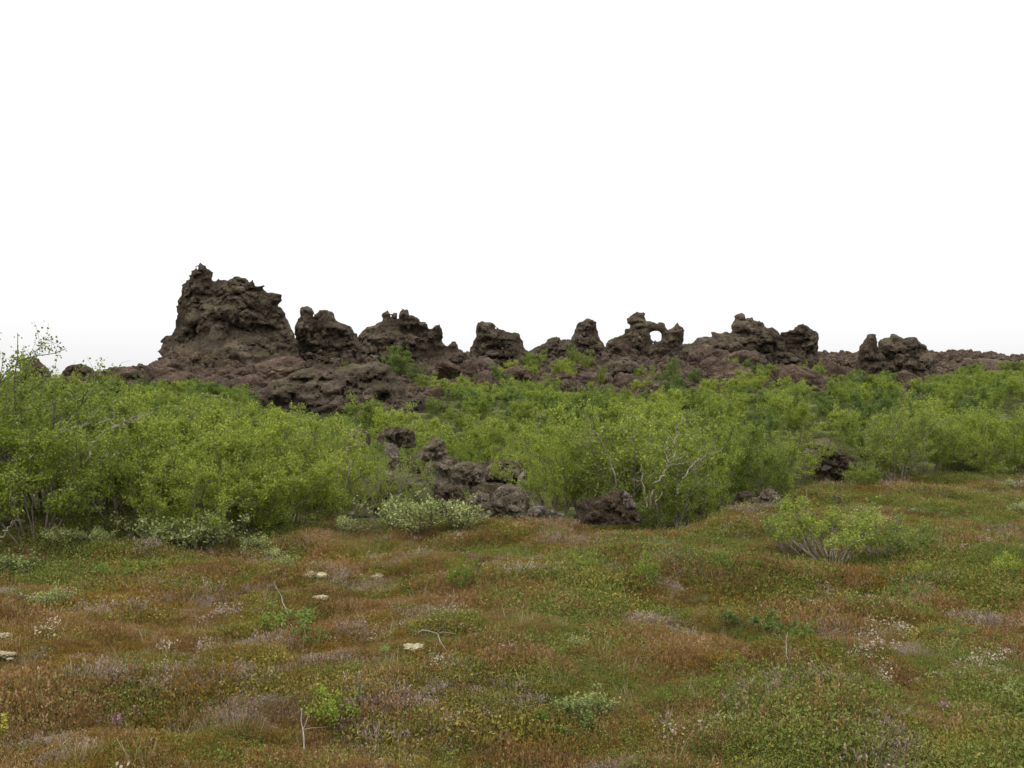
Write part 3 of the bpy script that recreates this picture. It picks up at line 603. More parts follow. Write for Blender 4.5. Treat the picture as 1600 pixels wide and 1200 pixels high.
# ------------------------------------------------------------------ plants
class Tubes:
    def __init__(s): s.V = []; s.Q = []; s.n = 0
    def add(s, pts, r0, r1, sides=4):
        pts = np.asarray(pts, float); m = len(pts)
        tan = np.gradient(pts, axis=0); tan /= np.linalg.norm(tan, axis=1)[:, None] + 1e-9
        ref = np.where(np.abs(tan[:, 2:3]) > .9, [[1., 0, 0]], [[0, 0, 1.]])
        a = np.cross(tan, ref); a /= np.linalg.norm(a, axis=1)[:, None] + 1e-9; b = np.cross(tan, a)
        r = np.linspace(r0, r1, m)[:, None, None]; th = np.arange(sides) / sides * 2 * math.pi
        ring = pts[:, None] + r * (np.cos(th)[None, :, None] * a[:, None] + np.sin(th)[None, :, None] * b[:, None])
        i = np.arange(m * sides).reshape(m, sides) + s.n
        s.Q.append(np.stack([i[:-1], np.roll(i[:-1], -1, 1), np.roll(i[1:], -1, 1), i[1:]], -1).reshape(-1, 4))
        s.V.append(ring.reshape(-1, 3)); s.n += m * sides
    def mesh(s, name, mat): return mesh_np(name, np.concatenate(s.V), np.concatenate(s.Q), [mat], smooth=True)
def leaves(C, rg, ln, wd, up=0.5, Dn=None):
    """diamond leaves at centres C"""
    n = len(C); d = rg.normal(size=(n, 3)); d[:, 2] += up
    if Dn is not None: d = d * .7 + Dn
    d /= np.linalg.norm(d, axis=1)[:, None]
    nm = rg.normal(size=(n, 3)); nm[:, 2] += .8; sd = np.cross(d, nm); sd /= np.linalg.norm(sd, axis=1)[:, None] + 1e-9
    l_ = (ln * rg.uniform(.65, 1.25, n))[:, None]; w_ = l_ * wd / 2
    mid = C + d * l_ * .45
    V = np.stack([C, mid + sd * w_, C + d * l_, mid - sd * w_], 1).reshape(-1, 3)
    Q = np.arange(4 * n).reshape(n, 4); return V, Q
def path(rg, p0, d0, length, n, wig, grav=0.0):
    pts = [np.array(p0, float)]; d = np.array(d0, float); d /= np.linalg.norm(d)
    for i in range(n):
        d = d + rg.normal(size=3) * wig; d[2] += grav; d /= np.linalg.norm(d); pts.append(pts[-1] + d * length / n)
    return np.array(pts)
def shrub_parts(seed, H, R, nst, nleaf, ln, name, lmat, bmat, thick=.018, bare=0.25, tw=6, sub=7, wd=.75, lean=1.0, sides=4):
    rg = np.random.default_rng(seed); T = Tubes(); segs = []
    for i in range(nst):
        az = 2 * math.pi * (i + rg.uniform(-.35, .35)) / nst; ln_ = rg.uniform(.25, 1.0) * lean
        out_ = np.array([math.cos(az), math.sin(az), 0])
        b0 = out_ * R * .12 * rg.uniform(.2, 1)
        hh = H * rg.uniform(.62, 1.06) * (1 - .25 * ln_ ** 2)
        d0 = out_ * ln_ * R / H * 1.15 + np.array([0, 0, 1.0])
        st = path(rg, b0, d0, hh / (d0[2] / np.linalg.norm(d0)), 9, .13, .05)
        T.add(st, thick * rg.uniform(.7, 1.2), thick * .2, sides + 1)
        for j in range(sub):
            t = rg.uniform(bare, .9) * (len(st) - 1.001); k = int(t); p = st[k] * (1 - t + k) + st[k + 1] * (t - k)
            dd = rg.normal(size=3) * .8 + out_ * .45; dd[2] = abs(dd[2]) * .5 + .35
            sb = path(rg, p, dd, H * rg.uniform(.16, .36) * (1.15 - .5 * t / 9), 5, .2, .06)
            T.add(sb, thick * .42, thick * .12, sides)
            for q in range(tw):
                t2 = rg.uniform(.15, 1.0) * (len(sb) - 1.001); k2 = int(t2); p2 = sb[k2] * (1 - t2 + k2) + sb[k2 + 1] * (t2 - k2)
                d2 = rg.normal(size=3) * .7; d2[2] = d2[2] * .6 + .45
                twg = path(rg, p2, d2, H * rg.uniform(.06, .15), 3, .25, .05)
                T.add(twg, thick * .14, thick * .06, 3); segs += [(twg[a], twg[a + 1]) for a in range(3)]
            segs += [(sb[a], sb[a + 1]) for a in range(2, 5)]
        segs += [(st[a], st[a + 1]) for a in range(7, 9)]
    S = np.array(segs); wgt = rg.gamma(1.2, 1, len(S)); pick = rg.choice(len(S), nleaf, p=wgt / wgt.sum()); f = rg.uniform(0, 1, nleaf)[:, None]
    # leaves come in bunches
    C = S[pick, 0] * (1 - f) + S[pick, 1] * f + rg.normal(size=(nleaf, 3)) * ln * .75
    C[:, 2] = np.maximum(C[:, 2], .03)
    LV, LQ = leaves(C, rg, ln, wd)
    wt = np.clip(C[:, 2] / H, 0, 1)
    tint = np.clip(rg.uniform(0, 1, nleaf) * .75 + .25 * rg.random(len(S))[pick], 0, 1)
    tv = np.repeat(tint, 4)
    lm_ = mesh_np('foliage', LV, LQ, [lmat], smooth=False, attrs={'tint': ('POINT', tv)})
    return T.mesh('branches', bmat), lm_
def plant(name, parts, loc, scale, rz, label, cat, group=None):
    e = bpy.data.objects.new(name, None); e.empty_display_size = .2; link(e)
    e.location = loc; e.scale = scale; e.rotation_euler = (0, 0, rz); tag(e, label, cat, group)
    for nm, m_ in zip(('branches', 'foliage'), parts):
        if m_: link(bpy.data.objects.new(nm, m_), e)
    return e
# prototypes: H = 1.7 m, radius about 1.2 m
NEAR = [shrub_parts(400 + i, 1.7, r0, ns_, int(nl_ * 1.3), .029, 'b', M_BIRCH, M_BARK, thick=.013, bare=b_, sub=sb_, tw=6) for i, (r0, ns_, nl_, b_, sb_) in enumerate([(1.2, 10, 12500, .15, 8), (1.0, 8, 10500, .25, 8), (1.3, 12, 14500, .12, 8), (1.1, 7, 9000, .2, 9), (1.2, 9, 12000, .3, 9), (.9, 9, 10000, .12, 7), (1.25, 8, 8000, .3, 8)])]
SPARSE = [shrub_parts(435 + i, 1.7, 1.1, 7, 3600, .034, 'b', M_BIRCH, M_PBARK, thick=.014, bare=.3, sub=8, tw=5) for i in range(2)]
STEMMY = [shrub_parts(420 + i, 1.7, 1.2, 8, 13500, .031, 'b', M_BIRCH, M_PBARK, thick=.015, bare=.25, sub=12, tw=9) for i in range(2)]
AIRY = [shrub_parts(430, 2.4, .8, 5, 5200, .03, 'b', M_BIRCH, M_BARK, bare=.3, sub=10, tw=6)]
MID = [shrub_parts(440 + i, 1.7, 1.25, 9, 6600, .052, 'b', M_BIRCH, M_BARK, thick=.013, bare=.1, sub=7, tw=5, sides=3) for i in range(4)]
DARK = [shrub_parts(450 + i, 1.7, 1.3, 9, 6500, .055, 'b', M_DKBIRCH, M_BARK, bare=.08, sub=7, tw=5, sides=3) for i in range(2)]
WILL = [shrub_parts(460 + i, .55, .55, 12, 1300, .046, 'w', M_WILLOW, M_BARK, thick=.008, bare=.35, sub=5, tw=3, wd=.5) for i in range(3)]
WTWIG = shrub_parts(470, .75, .95, 30, 6500, .025, 'w', M_BIRCH, M_PBARK, thick=.009, bare=.6, sub=5, tw=4, lean=1.1)
SAPL = [shrub_parts(480 + i, .4, .3, 6, 900, .022, 's', M_BIRCH, M_DBARK, thick=.005, bare=.3, sub=4, tw=3) for i in range(3)]
LOWG = [shrub_parts(490 + i, .22, .4, 10, 1300, .02, 's', M_DKBIRCH, M_DBARK, thick=.004, bare=.2, sub=4, tw=3) for i in range(2)]

shrubs = []   # (px, Y, H, widthscale, protoset, tone word)
def S_(px, Y, H, ws=1.0, k='n'): shrubs.append((px, Y, H, ws, k))
for a in [(-90, 10.6, 1.9), (-30, 12.2, 2.0), (55, 10.2, 1.45), (75, 12.6, 1.75), (125, 11.2, 1.62), (170, 12.6, 1.72), (205, 10.9, 1.3), (250, 12.0, 1.6), (285, 10.7, 1.15), (300, 12.9, 1.72),
          (345, 11.6, 1.5), (378, 13.2, 1.7), (405, 11.9, 1.3), (440, 13.4, 1.62), (470, 12.4, 1.15), (120, 15, 1.8), (215, 15.4, 1.75), (20, 15, 1.85), (330, 16.5, 1.75), (420, 17.0, 1.75), (-60, 16, 1.9)]: S_(*a)
S_(-5, 11.2, 2.5, 1, 'a')
for a in [(570, 13.1, 1.1, .6, 'p'), (612, 13.4, 1.2, .6, 'p'), (652, 14.2, 1.0, .5, 'p'), (712, 13.0, .42, .9, 'p'), (740, 14.4, .6, .6, 'p'), (846, 13.3, .6, .6, 'p'), (535, 13.8, 1.3, .7, 'p'), (500, 13.6, 1.5, .9, 's'), (515, 16.5, 1.75, .9), (548, 19.5, 1.35, .9), (585, 16.2, 1.1, .6), (640, 15.4, .95, .55), (600, 22, 1.3), (655, 23, 1.35), (715, 20, 1.05, .9), (760, 22.5, 1.2), (800, 19.5, 1.1, .9),
          (845, 16.2, 1.35, .9), (870, 14.2, 1.4, .85), (915, 15.2, 1.6), (955, 14.4, 1.7, .9), (1000, 13.8, 1.7, 1.05, 's'), (1040, 13.3, 1.45, .9, 's'), (1050, 15.6, 1.7), (1085, 14.2, 1.5, .9), (1120, 15.5, 1.5), (1150, 17, 1.35),
          (1195, 16.5, 1.15), (1235, 18.8, 1.1), (1225, 17.6, .5, .9), (1355, 17.8, .6), (1370, 20, 1.2), (1405, 19, 1.3, 1.0, 's'), (1450, 20, 1.2), (1495, 20.8, 1.2), (1545, 20, 1.1), (1590, 20.6, 1.2), (1640, 20, 1.2),
          (1430, 22.5, 1.45), (1520, 23.5, 1.45)]: S_(*a)
rng = random.Random(11)
for Y0 in (23.5, 27, 31, 35.5, 41, 47.5):
    step = F * 2.15 / Y0; px = -90 + rng.uniform(0, step)
    while px < 1700:
        Y = Y0 * rng.uniform(.95, 1.05); q = px + rng.uniform(-.25, .25) * step; px += step
        if 1235 < q < 1350 and Y < 29: continue            # keeps the two boulders in view
        if 380 < q < 660 and Y > 39: continue
        H = rng.uniform(1.1, 1.6)
        if 640 < q < 800: H *= .85
        if q > 1150: H *= .88
        if 520 < q < 700 and Y < 30: H *= .75
        S_(q, Y, H, rng.uniform(.9, 1.2), 'm' if rng.random() < .8 else 'd')
def rowword(Y):
    return ('at the heath edge' if Y < 14 else 'behind the front shrubs' if Y < 18 else 'behind the front rows' if Y < 22 else 'in near scrub' if Y < 26 else
            'in middle scrub' if Y < 33 else 'deep in scrub' if Y < 38.5 else 'in far scrub' if Y < 44 else 'at the scrub\'s back')
recs = []
for (px, Y, H, ws, k) in shrubs:
    pool = {'p': SPARSE, 'n': NEAR, 's': STEMMY, 'a': AIRY, 'm': MID, 'd': DARK}[k]; H0 = 2.4 if k == 'a' else 1.7
    if px > 1180 and Y < 25: Y = Y * .9
    x = (px - 800) / F * Y; s = H / H0 * 1.04
    tone = {'p': 'thin open', 'n': 'leafy', 's': 'pale-stemmed', 'a': 'tall airy', 'm': 'bright green', 'd': 'dark green'}[k]
    if k == 'm' and H > 1.42: tone = 'tall bright green'
    if k == 'n' and H < 1.25: tone = 'low leafy'
    recs.append(dict(px=px, Y=Y, key=f'{tone} shrub {rowword(Y)} below {lm(px)}', loc=(x, Y, gz(x, Y) - .04), sc=(s * ws, s * ws, s), pool=pool))
uniq(recs)
for r in recs:
    plant('birch_shrub', rng.choice(r['pool']), r['loc'], r['sc'], rng.uniform(0, 6.28), r['label'], 'shrub', 'birch shrubs of the scrub between heath and lava ridge')

def place(name, parts, H0, px, py, hpx, wscale, label, cat='shrub', group=None, rz=None):
    if name == 'willow_shrub': px += rng.uniform(-14, 14); py += rng.uniform(-9, 9); hpx *= rng.uniform(.85, 1.25)
    x, y, z = at_px(px, py); H = hpx / F * y; s = H / H0
    return plant(name, parts, (x, y, z - .02), (s * wscale, s * wscale, s), rng.uniform(0, 6.28) if rz is None else rz, label, cat, group)
SLOPE = 'shrubs growing on the rocky slope'
for (px, py, h, ws, k, lb) in [
    (622, 592, 56, 1.0, 'd', 'large round dark green shrub on the slope below the knob-topped crag'),
    (650, 602, 34, 1.0, 'd', 'dark green shrub at the right foot of the large round slope shrub'),
    (552, 556, 24, .7, 'm', 'small bright shrub in the notch between the finger crag and jagged crag'),
    (512, 565, 14, 1.2, 'm', 'tiny yellow-green bush above the large craggy outcrop'),
    (540, 582, 16, .8, 'm', 'small sprig-like bush on the top edge of the large outcrop'),
    (665, 612, 32, 1.1, 'm', 'yellow-green shrub in the grassy gully right of the outcrop'),
    (710, 595, 24, .6, 'm', 'narrow shrub on rubble right of the grassy gully'),
    (690, 625, 30, 1.2, 'm', 'wide green shrub at the bottom of the grassy gully'),
    (780, 622, 48, .9, 'd', 'dark shrub standing below the flat-shouldered crag'),
    (815, 620, 30, 1.0, 'm', 'green shrub beside the dark one below the flat-shouldered crag'),
    (875, 590, 30, .9, 'm', 'bright shrub on the rubble left of the slim sapling'),
    (894, 585, 42, .35, 'm', 'slim birch sapling on the rubble below the lone pinnacle'),
    (842, 576, 10, 1.2, 'm', 'tiny bush high on the slope left of the lone pinnacle'),
    (940, 605, 36, .5, 'm', 'narrow green shrub on rubble right of the slim sapling'),
    (1000, 615, 28, 1.3, 'm', 'broad bright shrub on the slope under the rubble spur'),
    (1050, 596, 32, .9, 'd', 'dark green shrub on the slope under the arch window'),
    (1085, 600, 26, 1.0, 'd', 'low dark shrub right of the one under the arch window'),
    (1110, 612, 26, 1.2, 'm', 'bright wide shrub on the slope below the gap right of the arch'),
    (1170, 592, 30, 1.0, 'd', 'hazy green shrub on bare gravel below the stepped crag'),
    (1195, 598, 18, 1.2, 'm', 'low shrub beside bare gravel below the stepped crag'),
    (1335, 602, 26, 1.1, 'm', 'green shrub at the left foot of the slim spire'),
    (1290, 606, 22, 1.3, 'm', 'wide shrub below the rubble dip left of the slim spire'),
    (1372, 612, 22, 1.2, 'm', 'yellow-green shrub in front of the slim spire')]:
    place('birch_shrub', {'m': MID, 'd': DARK}[k][rng.randrange(2)], 1.7, px, py, h, ws, lb, group=SLOPE)

srec = []
for _ in range(400):
    if len(srec) >= 56: break
    Y = rng.uniform(58, 84); q = rng.uniform(640, 1440); x = (q - 800) / F * Y
    if rocky(np.array([x]), np.array([Y]))[0] < .5 or rng.random() < (Y - 60) / 24: continue
    H = rng.uniform(.6, 1.9); srec.append(dict(px=q, Y=Y, x=x, H=H, key=('small' if H < .9 else 'mid-sized' if H < 1.25 else 'larger') + ' green shrub on ' + ('the lowest slope' if Y < 69 else 'the middle slope' if Y < 76 else 'the upper slope') + ' below ' + lm(q)))
uniq(srec)
for r in srec:
    s_ = r['H'] / 1.7; plant('birch_shrub', rng.choice(MID + DARK), (r['x'], r['Y'], gz(r['x'], r['Y']) - .1), (s_ * rng.uniform(.8, 1.4), s_, s_), rng.uniform(0, 6.28), r['label'], 'shrub', SLOPE)
WG = 'grey-leaved willow shrubs at the heath edge'
for (px, py, h, ws, lb) in [
    (20, 905, 48, 1.1, 'grey-green willow shrub at the left edge of the view'),
    (105, 868, 40, 1.0, 'grey-green willow below the dark hollow of the left thicket'),
    (165, 862, 34, 1.0, 'small grey willow left of the bright clump of willows'),
    (235, 870, 60, 1.0, 'willow shrub left of the brightest willow clump'),
    (290, 876, 74, 1.2, 'brightest light green willow shrub below the left thicket'),
    (345, 866, 60, 1.0, 'willow shrub right of the brightest willow'),
    (390, 868, 34, 1.0, 'low willow at the right end of the left thicket'),
    (455, 905, 42, .7, 'pale upright willow sprig beside a cream lichen cushion'),
    (420, 880, 28, .9, 'small pale willow left of the upright willow sprig'),
    (545, 835, 34, .9, 'green willow left of the dark hollow boulder'),
    (620, 830, 60, 1.1, 'wide silvery willow in front of the boulder heap'),
    (665, 832, 56, 1.1, 'silvery willow in front of the middle of the boulder heap'),
    (708, 828, 52, 1.0, 'whitish willow with bright leaves left of the low stone'),
    (730, 785, 26, .8, 'small willow among the boulders above the low stone'),
    (978, 836, 46, .9, 'silvery willow at the foot of the large dark boulder'),
    (1010, 826, 44, .8, 'upright pale willow right of the large dark boulder'),
    (1095, 842, 20, 1.0, 'tiny willow at the edge of the dark hollow'),
    (1130, 846, 20, .8, 'tiny pale willow right of the dark hollow'),
    (1570, 775, 22, 1.2, 'grey willow on the heath edge at far right'),
    (1590, 800, 30, .8, 'pale blue-green willow below the far right thicket'),
    (85, 968, 58, .9, 'small willow with bare forked stem on the left heath'),
    (30, 960, 26, 1.2, 'low grey willow left of the forked willow on the left heath'),
    (905, 1135, 62, 1.1, 'grey-tipped willow tuft low in the middle of the heath'),
    (905, 1010, 26, 1.1, 'small silvery willow on the heath above the grey-tipped tuft'),
    (605, 1030, 22, .6, 'tiny pale willow sprig left of the curved dead twig'),
    (1588, 1100, 46, 1.0, 'pale willow tuft cut by the right edge of the heath'),
    (1440, 950, 24, 1.2, 'small pale-leaved willow on the right heath'),
    (1235, 1030, 26, .8, 'tiny silver willow beside the heather mound on the right')]:
    place('willow_shrub', WILL[rng.randrange(3)], .55, px, py, h, ws, lb, group=WG)
for (px, py, h, ws, lb) in [(1300, 890, 108, 1.15, 'big twiggy spreading shrub with pale bare stems on the right heath'),
                            (1385, 888, 80, 1.1, 'right-hand spreading twiggy shrub joined to the big one'),
                            (1235, 868, 70, .8, 'left-hand twiggy shrub joined to the big spreading one')]:
    place('twiggy_shrub', WTWIG, .75, px, py, h, ws, lb, group='twiggy shrubs on the right heath')
SG = 'birch saplings on the open heath'
for (px, py, h, ws, k, lb) in [
    (722, 932, 72, .8, 0, 'leaning birch sapling with dark stem in mid heath'),
    (1012, 918, 66, .7, 1, 'upright birch sapling right of the cream lichen patches'),
    (915, 900, 40, 1.0, 2, 'low birch sapling behind the cream lichen patch'),
    (520, 1150, 92, .9, 0, 'birch sapling with yellow-green leaves low in the left heath'),
    (1130, 900, 46, .8, 1, 'small birch sapling between the twiggy shrub and upright sapling'),
    (1180, 905, 34, 1.0, 2, 'low green sapling left of the twiggy shrubs'),
    (1440, 905, 34, 1.0, 0, 'sapling at the right end of the twiggy shrubs'),
    (1575, 905, 50, .9, 1, 'sapling on the heath near the right edge')]:
    place('birch_sapling', SAPL[k], .4, px, py, h, ws, lb, 'sapling', SG)
LG = 'low green bushes on the heath'
for (px, py, h, ws, lb) in [
    (450, 985, 38, 1.3, 'spreading low green bush on the heath left of centre'), (490, 1005, 26, 1.1, 'small green bush right below the spreading low bush'),
    (800, 1005, 24, 1.3, 'low yellow-green bush at the middle of the heath'), (1190, 985, 32, 1.5, 'dark low bush on the right half of the heath'),
    (1240, 1000, 34, 1.2, 'low dark bush left of the heather mound'), (905, 1150, 40, 1.4, 'dark green base bush under the grey-tipped willow tuft'),
    (1420, 935, 26, 1.4, 'low bush in front of the twiggy shrubs'), (1500, 1000, 26, 1.3, 'low green bush on the far right heath'),
    (1130, 1090, 26, 1.2, 'small green bush right of the grey-tipped tuft'), (1540, 880, 20, 1.4, 'flat green bush near the mossy mound at right'),
    (60, 905, 30, 1.4, 'dark bush below the left thicket'), (180, 905, 28, 1.5, 'wide dark bush left of the brightest willow')]:
    place('low_bush', LOWG[rng.randrange(2)], .22, px, py, h, ws, lb, 'bush', LG)

# dead branches and twigs
def branch_obj(name, label, pts, r, mat, seed, nsub=5, cat='branch', group=None):
    """pts: (px, py, Y) control points"""
    P = np.array([((a - 800) / F * Y, Y, EYE + (HY - b) / F * Y) for a, b, Y in pts]); o0 = P[0].copy(); P = P - o0
    t = np.linspace(0, 1, len(P)); tt = np.linspace(0, 1, len(P) * 4); C = np.stack([np.interp(tt, t, P[:, i]) for i in range(3)], -1)
    rg = np.random.default_rng(seed); C += rg.normal(size=C.shape) * r * .8
    T = Tubes(); r *= .6; T.add(C, r, r * .3, 6); Lh = np.linalg.norm(P[-1] - P[0])
    for j in range(nsub):
        k = rg.integers(len(C) // 3, len(C)); d = (C[-1] - C[0]) / Lh + rg.normal(size=3) * .6
        sb = path(rg, C[k], d, Lh * rg.uniform(.15, .4), 5, .2, .02); T.add(sb, r * .45, r * .12, 4)
        for q in range(2):
            s2 = path(rg, sb[rg.integers(1, 5)], d + rg.normal(size=3) * .6, Lh * rg.uniform(.06, .16), 3, .2); T.add(s2, r * .2, r * .08, 3)
    return tag(obj(name, T.mesh(name, mat), loc=tuple(o0)), label, cat, group)
BR = 'bare grey branches sticking out of the thicket'
for i, (pts, r, lb, ns) in enumerate([
    ([(48, 715, 10.2), (75, 686, 10.2), (110, 668, 10.3), (145, 663, 10.4), (175, 655, 10.5)], .016, 'long bare grey branch crossing the left thicket', 6),
    ([(133, 722, 10), (145, 692, 10), (165, 676, 10), (190, 662, 10.1), (222, 652, 10.2)], .015, 'bare forked branch right of the long one in the left thicket', 7),
    ([(140, 738, 9.9), (158, 720, 9.9), (185, 700, 10)], .009, 'short dead twig below the forked branch in the left thicket', 5),
    ([(335, 800, 10.3), (352, 786, 10.3), (400, 784, 10.5)], .008, 'thin level dead twig low at the right side of the left thicket', 4),
    ([(0, 840, 9.6), (12, 826, 9.6), (25, 808, 9.7)], .012, 'pale dead branch low at the left edge of the view', 3),
    ([(530, 785, 12.8), (524, 765, 12.8), (520, 740, 12.8)], .014, 'short pale trunk left of the boulder heap', 2),
    ([(536, 782, 12.9), (541, 760, 12.9), (545, 735, 13.0), (541, 700, 13.1)], .013, 'forked pale trunk left of the boulder heap', 5),
    ([(608, 790, 13.5), (625, 770, 13.4), (636, 750, 13.4), (643, 728, 13.4)], .012, 'curved bare branch in front of the boulder heap', 3),
    ([(570, 832, 12), (582, 822, 12), (602, 808, 12.1)], .013, 'pale dead branch lying below the hollow boulder', 2),
    ([(965, 770, 12.9), (960, 735, 13), (948, 710, 13.2), (940, 690, 13.3), (925, 672, 13.3), (912, 655, 13.4)], .02, 'bare leaning trunk above the large dark boulder', 5),
    ([(1012, 790, 12.8), (1028, 755, 12.8), (1042, 735, 12.9), (1045, 720, 12.9), (1055, 698, 13), (1060, 665, 13.1)], .026, 'thick pale curved trunk of the birch in the dark hollow', 5),
    ([(1020, 795, 12.7), (1036, 768, 12.7), (1042, 745, 12.7)], .018, 'short pale stem close right of the thick curved trunk', 1),
    ([(1010, 792, 12.8), (1004, 755, 12.9), (1002, 720, 13), (1006, 700, 13)], .018, 'straight pale stem left of the thick curved trunk', 3),
    ([(1054, 775, 12.6), (1066, 748, 12.6), (1080, 728, 12.7), (1100, 712, 12.8), (1130, 700, 12.9)], .02, 'long pale branch sweeping to the right over the dark hollow', 4),
    ([(1045, 728, 12.8), (1062, 724, 12.8), (1078, 722, 12.8)], .008, 'thin pale side branch off the thick curved trunk', 1)]):
    branch_obj('bare_branch', lb, pts, r, M_PBARK if 'pale' in lb or i < 2 else M_BARK, 600 + i, ns, group=BR)
def ground_twig(label, a, b, r, mat, seed, lift=(.02, .06), bend=0.0):
    x0, y0, z0 = at_px(*a); x1, y1, z1 = at_px(*b); n = 6; T = Tubes(); rg = np.random.default_rng(seed)
    t = np.linspace(0, 1, n)[:, None]; P = (1 - t) * [x0, y0, z0 + lift[0]] + t * [x1, y1, z1 + lift[1]]; P[:, 2] += bend * np.sin(t[:, 0] * math.pi); P += rg.normal(size=P.shape) * r
    o = P[0].copy(); P = P - o; T.add(P, r, r * .4, 5)
    for q in range(2):
        k = rg.integers(1, 5); d = P[-1] - P[0] + rg.normal(size=3) * .2; d[2] += .1; T.add(path(rg, P[k], d, .12, 3, .2), r * .5, r * .2, 4)
    return tag(obj('dead_twig', T.mesh('dead_twig', mat), loc=tuple(o)), label, 'twig', 'dead twigs lying on the heath')
ground_twig('long white twig lying on the heath below the long whitish boulder', (918, 862), (988, 853), .007, M_PBARK, 1, (.08, .1))
ground_twig('white twig standing slanted in mid heath', (986, 978), (974, 948), .005, M_PBARK, 2, (.05, .16))
ground_twig('curved brown twig on the heath right of the tiny willow sprig', (652, 1010), (698, 1034), .005, M_PBARK, 3, (.08, .06), .06)
ground_twig('pale upright twig near the heather mound at right', (1231, 1052), (1227, 1030), .005, M_PBARK, 4, (.03, .15))
ground_twig('pale twig curving through the heath left of centre', (452, 978), (430, 930), .005, M_PBARK, 5, (.05, .1))
ground_twig('thin dead twig at the lower left of the heath', (476, 1195), (470, 1150), .004, M_PBARK, 6, (.03, .12))
ground_twig('small dark twig at the upper edge of the heath', (857, 862), (880, 860), .006, M_DBARK, 7)
def upright(label, px, py, hpx, r, seed, lean=.1, mat=M_DBARK, name='dry_sprig', grp='bare stems standing in the heath'):
    x, y, z = at_px(px, py); H = hpx / F * y; rg = np.random.default_rng(seed); T = Tubes()
    st = path(rg, (0, 0, 0), (lean, 0, 1), H, 7, .06); T.add(st, r, r * .35, 5)
    for q in range(3): T.add(path(rg, st[rg.integers(2, 7)], rg.normal(size=3) * .5 + [0, 0, .8], H * .16, 3, .2), r * .4, r * .2, 4)
    return tag(obj(name, T.mesh(name, mat), loc=(x, y, z)), label, 'twig', grp)
upright('tall dark bare stem beside the low left sapling', 546, 1150, 92, .006, 21, .12)
upright('dark stem leaning right beside the mid-heath sapling', 726, 934, 76, .008, 22, .5)
upright('thin pale stem on the mound right of the dark hollow', 1133, 848, 28, .005, 23, 0, M_PBARK)
upright('thin pale stem above the cream patch behind the low sapling', 915, 868, 20, .005, 24, 0, M_PBARK)

# lichen cushions: lumpy pale mounds
def lichen(label, px0, py0, px1, py1, seed, zs=.35):
    x0, y0, z0 = at_px((px0 + px1) / 2, (py0 + py1) / 2 + 4); k = y0 / F; wx = (px1 - px0) * k; hz = (py1 - py0) * k
    rg = np.random.default_rng(seed); V0, T0 = ICO3; Vs, Ts, n = [], [], 0
    m = int(8 + 34 * min(1, wx)); cs_ = rg.uniform(-.5, .5, 4)
    for i in range(m):
        r = rg.uniform(.014, .036) * (1 + .3 * wx); c = np.array([np.clip(rg.choice(cs_) + rg.normal() * .10, -.55, .55) * wx, rg.normal() * wx * .16, 0.026 + rg.uniform(0, .3) * hz]); c[2] += gz(x0 + c[0], y0 + c[1]) - z0
        lump = 1 + .35 * fbm(V0[:, 0] * 3.5 + i, V0[:, 1] * 3.5, V0[:, 2] * 3.5, seed + i, 3)
        Vs.append(V0 * lump[:, None] * r * [1.3, 1.2, .5] + c); Ts.append(T0 + n); n += len(V0)
    me = mesh_np('lichen_cushion', np.concatenate(Vs), None, [M_LICH], T=np.concatenate(Ts), smooth=True)
    return tag(obj('lichen_cushion', me, loc=(x0, y0, z0)), label, 'lichen', 'pale lichen cushions on the heath')
for i, (lb, a, b_, c, d) in enumerate([
    ('cream lichen cushion beside the pale upright willow sprig', 472, 895, 506, 908), ('flat cream lichen strip below the cushion by the willow sprig', 464, 930, 504, 940),
    ('broken pale lichen band left of mid heath', 545, 900, 592, 912), ('white lichen streak left of the leaning sapling', 762, 915, 796, 928),
    ('tiny white lichen spot near the upper edge of the heath', 772, 866, 796, 872), ('yellowish-white lichen patch left of the upright sapling', 946, 916, 976, 930),
    ('thin cream lichen strip at the foot of the upright sapling', 978, 924, 1016, 931), ('small pale lichen strip behind the low sapling', 905, 877, 938, 884),
    ('pale lichen spots beside the curved brown twig', 580, 998, 614, 1006), ('pale lichen patch under the curved brown twig', 638, 1012, 660, 1018),
    ('large cream lichen clump cut by the left edge of the view', -12, 990, 14, 1010), ('second cream lichen clump at the left edge, lower one', -6, 1022, 22, 1042),
    ('small whitish lichen spot on the upper heath left of the low sapling', 822, 888, 834, 893)]):
    lichen(lb, a, b_, c, d, 700 + i)

# flowers and small oddities
def small_plant(name, label, cat, px, py, hpx, mat, seed, n, ln, spread, stem=True, rz=0):
    x, y, z = at_px(px, py); H = hpx / F * y; rg = np.random.default_rng(seed); T = Tubes(); st = path(rg, (0, 0, 0), (.05, 0, 1), H, 5, .08)
    e = bpy.data.objects.new(name, None); link(e); e.location = (x, y, z); tag(e, label, cat)
    if stem: T.add(st, .004, .002, 4); obj('stem', T.mesh('stem', M_YEL), e)
    C = np.stack([rg.normal(size=n) * spread, rg.normal(size=n) * spread, rg.uniform(.5, 1.05, n) * H], -1)
    V, Q_ = leaves(C, rg, ln, .6); obj('blossom' if 'flower' in name else 'leaves', mesh_np('blossom', V, Q_, [mat], attrs={'tint': ('POINT', np.repeat(rg.random(n), 4))}), e)
    return e
small_plant('pink_flower', 'single pink-purple flower spike low at the left of the heath', 'flower', 185, 1148, 28, M_PINK, 1, 60, .012, .012)
small_plant('yellow_flower', 'yellow-green flower stalk at the lower left edge', 'flower', 7, 1168, 50, M_YEL, 2, 90, .016, .008)
small_plant('red_flower', 'tiny red blossom among willows at the left edge of the heath', 'flower', 38, 890, 18, M_RED, 3, 40, .03, .03)
small_plant('leafy_rosette', 'orange and green low leaf patch on the left heath', 'plant', 250, 1050, 12, M_YEL, 4, 110, .016, .08, stem=False)
